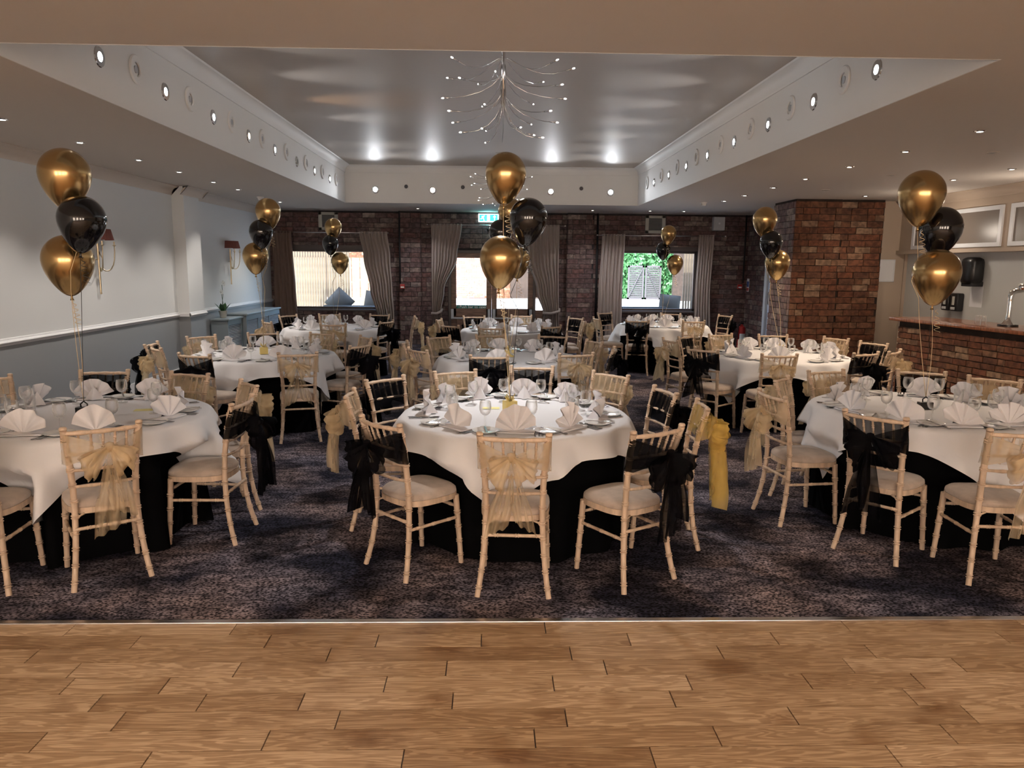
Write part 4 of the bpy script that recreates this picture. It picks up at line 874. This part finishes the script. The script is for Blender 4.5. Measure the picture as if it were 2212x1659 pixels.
# ------------------------------------------------------------------ place settings
ZT = TH+.006
def napkin(seed):
    rr = random.Random(seed*5+1); mb = MB(); n = rr.choice((3, 4, 5)); R_ = .128*rr.uniform(.95,1.08); lean = rr.uniform(.12,.3); sk = rr.uniform(-.25,.25)
    a0, a1 = radians(rr.uniform(8,24)), radians(180-rr.uniform(8,24)); amp = rr.uniform(.013,.020)
    def fan(off):
        def f(u, v):
            a = a0+(a1-a0)*u; ph = (u*n) % 1; tri = 1-abs(2*ph-1); tri = tri*tri*(3-2*tri)
            rim = R_*(1+.07*sin(a*2+seed)+.025*tri+.08*sin(a)); k = .03+.97*v
            return (rim*k*cos(a)*.95+sk*rim*k*sin(a)*.35, off+amp*(tri-.5)*2*k+.05*k*k*lean*sin(a)+.02*k*cos(a*2+seed), .009+rim*k*sin(a))
        return f
    mb.grid(fan(-.003), n*6, 5); mb.grid(fan(.004), n*6, 5)
    # folded collar lying in front of the pleats and the prop behind
    def col(u, v): x = -.118+.236*u; return (x, -.045+.055*v+.006*sin(u*7+seed), .012+.010*v*sin(pi*u)+.003*sin(u*9))
    mb.grid(col, 12, 3); mb.bbox((-.115, -.045, 0), (.115, .045, .010), .004)
    mb.add([(-.06,.012,.01),(.06,.012,.01),(sk*.05,.085,.003),(0,.02,.10)], [(0,1,2),(0,2,3),(2,1,3)])
    return mb.mesh('napkin', m_nap, 1.0)
naps = [napkin(s) for s in range(6)]
plate_me = MB().lathe([(0,.0035),(.045,.0035),(.052,.002),(.055,.004),(.078,.013),(.083,.0165),(.084,.018),(.080,.018),(.056,.008),(.045,.007),(0,.007)], 36).mesh('side_plate', m_china, .9)
def flat(outline, th=.0022, cup=None):
    mb = MB(); n = len(outline); vs = []
    for dz in (0, th): vs += [(x, y, (cup(x, y) if cup else 0)+dz+.001) for x, y in outline]
    return mb.add(vs, [tuple(range(n))[::-1], tuple(range(n, 2*n))]+[(i, (i+1) % n, n+(i+1) % n, n+i) for i in range(n)])
def knife(L=.21, k=1): return flat([(-.006,0),(.006,0),(.007,.03),(.005,.09),(.009,.10),(.010,.15),(.009,.19),(.002,L),(-.004,.205),(-.005,.10),(-.004,.09),(-.007,.03)], .003)
knife_me = knife().mesh('table_knife', m_steel)
bk = MB(); bk.add([(x*.8, y*.75, z) for x, y, z in knife().v], knife().f); bknife_me = bk.mesh('butter_knife', m_steel)
def fork():
    mb = flat([(-.006,0),(.006,0),(.0065,.02),(.003,.07),(.0025,.12),(.006,.135),(.012,.145),(-.012,.145),(-.006,.135),(-.0025,.12),(-.003,.07),(-.0065,.02)], .0025)
    for k in range(4):
        x = -.0105+.007*k; mb.box((x-.0014,.144,.002),(x+.0014,.196,.0045))
    return mb
fork_me = fork().mesh('fork', m_steel)
sp_ = flat([(-.006,0),(.006,0),(.0065,.02),(.003,.07),(.003,.125),(-.003,.125),(-.003,.07),(-.0065,.02)], .0025)
sp_.grid(lambda u, v: (.021*cos(2*pi*u)*v, .16+.034*sin(2*pi*u)*v, .002+.006*v*v), 18, 4, wrap=True); spoon_me = sp_.mesh('dessert_spoon', m_steel, .8)
def wineglass(label='x'):
    t = thing('wine_glass', label, 'glass')
    build('bowl', MB().lathe([(.004,.072),(.018,.077),(.030,.090),(.0365,.110),(.0375,.128),(.035,.150),(.0325,.163),(.0312,.163),(.034,.150),(.0362,.128),(.0350,.111),(.029,.093),(.016,.080),(.0,.077)], 20, cap=False), m_glass, t, smooth=True)
    build('stem', MB().lathe([(.010,.003),(.0045,.010),(.0038,.03),(.0040,.06),(.006,.073)], 10), m_glass, t, smooth=True)
    build('foot', MB().lathe([(0,0),(.034,0),(.034,.0015),(.012,.0045),(0,.005)], 20), m_glass, t, smooth=.8)
    return t
g0 = wineglass(); bpy.context.view_layer.update(); register(g0); g0used = False
wg_one = MB().lathe([(.034,0),(.034,.0015),(.010,.005),(.004,.012),(.0038,.07),(.018,.077),(.030,.090),(.0365,.110),(.0375,.128),(.0325,.163)], 14, cap=False).mesh('wine_glass', m_glass, True)
tumbler_me = MB().lathe([(0,0),(.028,0),(.030,.01),(.036,.10),(.0345,.10),(.0285,.012),(0,.010)], 18).mesh('tumbler', m_glass, .7)
def seat_angles(T):
    cx, cy = TC[T]; an = sorted(atan2(y-cy, x-cx) % (2*pi) for (t2, _, x, y, _r) in CH if t2 == T); out = list(an)
    for a, b in zip(an, an[1:]+[an[0]+2*pi]):
        g = b-a; k = int(round(g/radians(36)))-1
        for i in range(k): out.append((a+g*(i+1)/(k+1)) % (2*pi))
    return sorted(out)[:11]
for T, (cx, cy) in TC.items():
    far = T in ('T7','T8','T9'); nm = TN[T]
    rr = random.Random(T+'s')
    for i, a in enumerate(seat_angles(T)):
        deg = degrees(a); deg = deg-360 if deg > 180 else deg; ph = phrase(T, deg, 'place')
        def at(dx, dr, z=ZT):   # dx to diner's right (tangential), dr radius from the table centre
            return (cx+dr*cos(a)-dx*sin(a), cy+dr*sin(a)+dx*cos(a), z)
        face = a+pi/2; jt = lambda s=1: rr.uniform(-.01,.01)*s
        o = put('napkin', naps[rr.randrange(6)], None, at(0+jt(2), .60+jt()), face+rr.uniform(-.25,.25), label=f'white fan-folded napkin, {ph} of the {nm}', category='napkin', group='fan-folded napkins')
        o = put('side_plate', plate_me, None, at(-.175+jt(), .605+jt()), 0, label=f'white side plate, {ph} of the {nm}', category='plate', group='side plates')
        zp = ZT+.0075
        put('butter_knife', bknife_me, None, at(-.16, .685, ZT+.018), face+.12+jt(6), label=f'small steel knife on side plate, {ph} of the {nm}', category='knife', group=f'butter knives on the {nm}')
        if not far:
            put('fork', fork_me, None, at(-.105, .70), face+jt(5)+.03, label=f'outer steel fork left of napkin, {ph} of the {nm}', category='fork', group=f'forks on the {nm}')
            put('fork', fork_me, None, at(.165, .70), face+jt(5), label=f'steel fork right of napkin, {ph} of the {nm}', category='fork', group=f'forks on the {nm}')
            put('table_knife', knife_me, None, at(.125, .71), face+jt(5), label=f'steel table knife, {ph} of the {nm}', category='knife', group=f'table knives on the {nm}')
            put('dessert_spoon', spoon_me, None, at(.148, .70), face+jt(5), label=f'steel spoon, {ph} of the {nm}', category='spoon', group=f'spoons on the {nm}')
        gl = at(.12+jt(2), .44+jt(3)); lab = f'empty clear wine glass, {ph} of the {nm}'
        if far: put('wine_glass', wg_one, None, gl, 0, label=lab, category='glass', group='wine glasses')
        else:
            if not g0used: o = g0; g0used = True
            else: o = copy_tree(g0)
            o.location = gl; o['label'] = lab; o['group'] = 'wine glasses'; o['category'] = 'glass'
    put('tumbler', tumbler_me, None, (cx-.42, cy+.12, ZT), 0, label=f'short clear tumbler, left side of the {nm}', category='glass', group='tumblers')
    put('tumbler', tumbler_me, None, (cx+.40, cy+.25, ZT), 0, label=f'short clear tumbler, right side of the {nm}', category='glass', group='tumblers')
slip = MB().box((-.06,-.035,0),(.06,.035,.0012)).mesh('paper_slip', m_slip)
for T, x, y, r in (('T1',0,5.12,0),('T2',-2.35,5.01,.2),('T3',3.25,4.95,-.2)): put('paper_slip', slip, None, (x, y, ZT), r, label=f'small yellow paper slip on the {TN[T]}', category='paper')

# ------------------------------------------------------------------ balloons and weights
BAL = {'T2':[(-2.66,4.85,2.24,'g'),(-2.54,4.78,1.96,'b'),(-2.74,4.95,1.71,'g')],'T1':[(.09,5.0,2.29,'g'),(.24,4.97,2.01,'b'),(.06,4.93,1.75,'g')],'T3':[(2.93,5.13,2.21,'g'),(3.16,5.25,1.99,'b'),(3.08,5.12,1.68,'g')],'T4':[(-2.39,8.2,2.25,'g'),(-2.45,8.12,2.03,'b'),(-2.55,8.22,1.78,'g')],'T6':[(3.03,8.35,2.23,'g'),(3.08,8.25,1.98,'b'),(3.21,8.37,1.76,'g')],'T7':[(-2.45,11.8,2.26,'g'),(-2.48,11.7,2.01,'b'),(-2.35,11.75,1.74,'g')],'T9':[(2.97,12.65,2.25,'g'),(2.92,12.78,1.99,'b'),(3.11,12.68,1.76,'g')],'T5':[(.20,8.1,2.27,'g'),(.09,8.0,2.05,'b'),(.28,8.08,1.76,'g')]}
RADS = {'T1':.134,'T2':.150,'T3':.150}
def balloon_profile(R):
    pr = []
    for i in range(25):
        t = pi*i/24; r = sin(t); z = cos(t)
        if z < 0: r = r*(1-.30*(-z)**1.5); z = z*1.50
        pr.append((max(r*R, .0002) , z*R*(1 if z < 0 else 1.04)))
    return pr[::-1]
for T, L_ in BAL.items():
    R0_ = RADS.get(T, .132); wx, wy = TC[T]
    if T == 'T1': wx, wy = .13, 5.0
    blk = T in ('T2','T3','T9')
    w_ = thing('balloon_weight', f'{"black tote-shaped" if blk else "gold gift-box"} balloon weight on the {TN[T]}', 'balloon weight', (wx, wy, ZT), group='balloon weights')
    if blk:
        build('bag', MB().bbox((-.05,-.022,0),(.05,.022,.05),.004), m_black, w_); build('handle', MB().tube([(-.02,0,.045),(-.022,0,.07),(0,0,.088),(.022,0,.07),(.02,0,.045)], .005, 8), m_black, w_, smooth=True)
    else:
        build('box', MB().bbox((-.042,-.034,0),(.042,.034,.075),.003), m_giftbox, w_, rz=.4)
        mb = MB()
        for k in range(9):
            a = k*.7; mb.tube([(0,0,.075),(.025*cos(a),.025*sin(a),.10),(.035*cos(a+.5),.035*sin(a+.5),.085+.02*(k%3)),(.01*cos(a+1),.01*sin(a+1),.078)], .004, 5, flat=.3)
        build('curled_ribbon', mb, m_giftbox, w_, smooth=True)
    for k, (x, y, z, c) in enumerate(L_):
        pos = ['top','middle','bottom'][k]; cn = 'gold' if c == 'g' else 'black'
        Rb = R0_*(1.0 if c == 'g' else .93)*(1 if k != 2 else 1.03); z_ = z+.045
        t = thing('balloon', f'{pos} {cn} balloon of the cluster over the {TN[T]}', 'balloon', (x, y, z_), group=f'balloons over the {TN[T]}')
        tilt = Vector((rr.uniform(-.08,.08), rr.uniform(-.05,.05), 0)); mb_ = m_goldbal if c == 'g' else m_blkbal
        if c == 'b': tilt.x = .12 if T in ('T2','T1','T3') else 0
        RM = Matrix.Rotation(tilt.x, 4, 'Y')
        build('envelope', MB().lathe(balloon_profile(Rb), 40, RM), mb_, t, smooth=True)
        kz = -1.50*Rb; kp = RM @ Vector((0,0,kz))
        build('knot', MB().lathe([(.002,kz+.006),(.007,kz),(.006,kz-.008),(.012,kz-.026),(.0,kz-.024)], 10, RM), mb_, t, smooth=True)
        rm = m_ribg if c == 'g' else m_ribb; e = Vector((wx-x, wy-y, ZT+.08-z_)); s0 = RM @ Vector((0,0,kz-.012)); pts = [s0.lerp(e, u)+Vector((.02*sin(pi*u)*(k-1), 0, -.0)) for u in [i/10 for i in range(11)]]
        # string passes behind lower balloons
        for i, p in enumerate(pts):
            for (x2, y2, z2, c2) in L_[k+1:]:
                q = p+Vector((x, y, z_)); dz = q.z-z2; dx = q.x-x2; dy = q.y-y2
                if abs(dz) < .2 and hypot(dx, dy) < R0_+.02:
                    dn_ = Vector((dx, dy)); dn_ = dn_.normalized() if dn_.length > .01 else Vector((1,0)); n2 = dn_*(sqrt(max(.0001,(R0_*1.08)**2-min(dz*dz,(R0_)**2)*.9))); p.x = x2+n2.x-x; p.y = y2+n2.y-y
        build('ribbon', MB().tube(pts, .0022, 5, flat=.5), rm, t, smooth=True)
        cl = []; L0 = .16
        for i in range(40):
            u = i/39; a = u*2*pi*5; r_ = .004+.012*min(1,u*2); cl.append((s0.x+.02+.02*u+r_*cos(a)*1.2, s0.y-.02+r_*sin(a), s0.z-.01-L0*u))
        build('curl', MB().tube(cl, .0022, 5, flat=.5), rm, t, smooth=True)

# ------------------------------------------------------------------ outside
m_patio = mat('pale_paving', (.62,.60,.56), .9, var=.15, vscale=3); m_obrick = mat('outside_brick', (.3,.1,.07), .9, rnd=[(.30,.10,.07),(.42,.18,.13),(.36,.13,.10),(.5,.28,.2)])
m_slat = mat('cedar_slat', (.17,.135,.095), .8, var=.3, vscale=6); m_sofa = mat('grey_rattan', (.04,.045,.045), .8, bump=.3, bscale=80); m_cush = mat('grey_cushion', (.085,.085,.08), .9); m_hedge = mat('hedge_leaf', (.05,.16,.06), .6, rnd=[(.03,.12,.04),(.07,.22,.08),(.05,.17,.08)]); m_gate = mat('grey_gate', (.055,.052,.06), .7)
box1('ground', (-30, YB+.22, -.1), (40, 60, -.02), m_patio, **ST)
def slat_screen(label, x0, x1, y, z1, n):
    t = thing('slatted_screen', label, 'screen', ((x0+x1)/2, y, -.02)); hw = (x1-x0)/2; wdt = 2*hw/n
    me = MB().box((-wdt*.36,-.012,0),(wdt*.36,.012,z1)).mesh('slat', m_slat)
    for i in range(n): put('slat', me, t, (-hw+wdt*(i+.5), 0, 0))
    build('rail', MB().box((-hw,.014,.15),(hw,.06,.25)).box((-hw,.014,z1-.3),(hw,.06,z1-.2)), m_slat, t); return t
slat_screen('vertical timber slat screen outside the left window', -6.2, -3.45, 18.4, 3.0, 44)
slat_screen('vertical timber slat screen outside the right window', 4.62, 6.4, 18.0, 3.0, 28)
ow = box1('boundary_wall', (-12, 40, -.05), (6.6, 40.3, 3.4), m_morto, label='distant red brick boundary wall across the courtyard', category='wall')
bricks(ow, (-7.5, 39.99, 0), 0, 8.5, 2.9, [], m_obrick, 300, score=lambda t: abs(t[0]-6.2)+abs(t[2]-1.3))
ow2 = box1('boundary_wall', (9.4, 38.5, -.05), (14, 38.8, 3.6), m_morto, label='pale brick wall right of the courtyard gate', category='wall')
fe = thing('garden_fence', 'brown fence panels outside the left window', 'fence', (-5.5, 30, -.02))
for i in range(24): build('board', MB().box((-4+i*.33,0,0),(-4+i*.33+.30,.03,2.0)), m_slat, fe)
gt = thing('courtyard_gate', 'grey slatted double gate across the courtyard', 'gate', (8.2, 40, -.07))
for s in (-1, 1):
    build('gate_leaf_frame', MB().box((s*.03 if s>0 else -.9,0,.05),(s*.9 if s>0 else -.03,.05,.15)).box((.03 if s>0 else -.9,0,1.75),(.9 if s>0 else -.03,.05,1.85)).box((.03 if s>0 else -.12,0,.05),(.12 if s>0 else -.03,.05,1.85)).box((.81 if s>0 else -.9,0,.05),(.9 if s>0 else -.81,.05,1.85)), m_gate, gt)
    for i in range(16): build('slat', MB().box((.1 if s>0 else -.83,.05,.16+i*.1),(.83 if s>0 else -.1,.07,.16+i*.1+.07)), m_gate, gt)
    build('brace', MB().tube([(s*.1,-.01,1.7),(s*.82,-.01,.2)], .03, 4), m_gate, gt)
hd = MB(); rh = random.Random(2)
for i in range(9000):
    x = rh.uniform(6.0, 10.2); z = rh.uniform(0, 3.3); y = 41.0+rh.uniform(-.5,.5); s = .09; a, b = rh.uniform(0,6), rh.uniform(-.9,.9)
    u = Vector((cos(a),sin(a),b))*s; v = Vector((-sin(a)*.3,cos(a)*.3,1-abs(b)))*s; p = Vector((x,y,z)); hd.add([p-u-v,p+u-v,p+u+v,p-u+v],[(0,1,2,3)])
build('hedge', hd, m_hedge, kind='stuff', label='green hedge above the courtyard gate', category='hedge')
def sofa(label, x0, x1, y, h=.95):
    t = thing('outdoor_sofa', label, 'sofa', ((x0+x1)/2, y, -.02)); hw = (x1-x0)/2
    build('frame', MB().bbox((-hw,-.1,0),(hw,.05,h*.85),.02).bbox((-hw,-.1,0),(hw,.75,.35),.02), m_sofa, t); build('seat_cushion', MB().bbox((-hw+.05,.06,.35),(hw-.05,.72,.5),.04), m_cush, t, smooth=True); return t
sofa('grey rattan sofa outside the left window', -3.9, -2.4, 17.5); sofa('grey rattan sofa outside the right window', 2.95, 4.1, 17.4, .98)
def cushion(label, x, y, z, r, rz=0):
    o = build('scatter_cushion', MB().grid(lambda u, v: ((u-.5)*.5, .0+(.09*(sin(pi*u)*sin(pi*v))**.5), (v-.5)*.5), 10, 10).grid(lambda u, v: ((u-.5)*.5, -(.09*(sin(pi*u)*sin(pi*v))**.5), (v-.5)*.5), 10, 10), m_cush, None, True, loc=(x, y, z), label=label, category='cushion'); o.rotation_euler = (-.15, r, rz)
cushion('dark grey scatter cushion on point outside the left window', -3.55, 17.6, .86, .75); cushion('pale grey scatter cushion at the right of the left window', -2.75, 17.75, .85, .15); cushion('grey scatter cushion outside the right window', 4.2, 17.5, .84, .1)
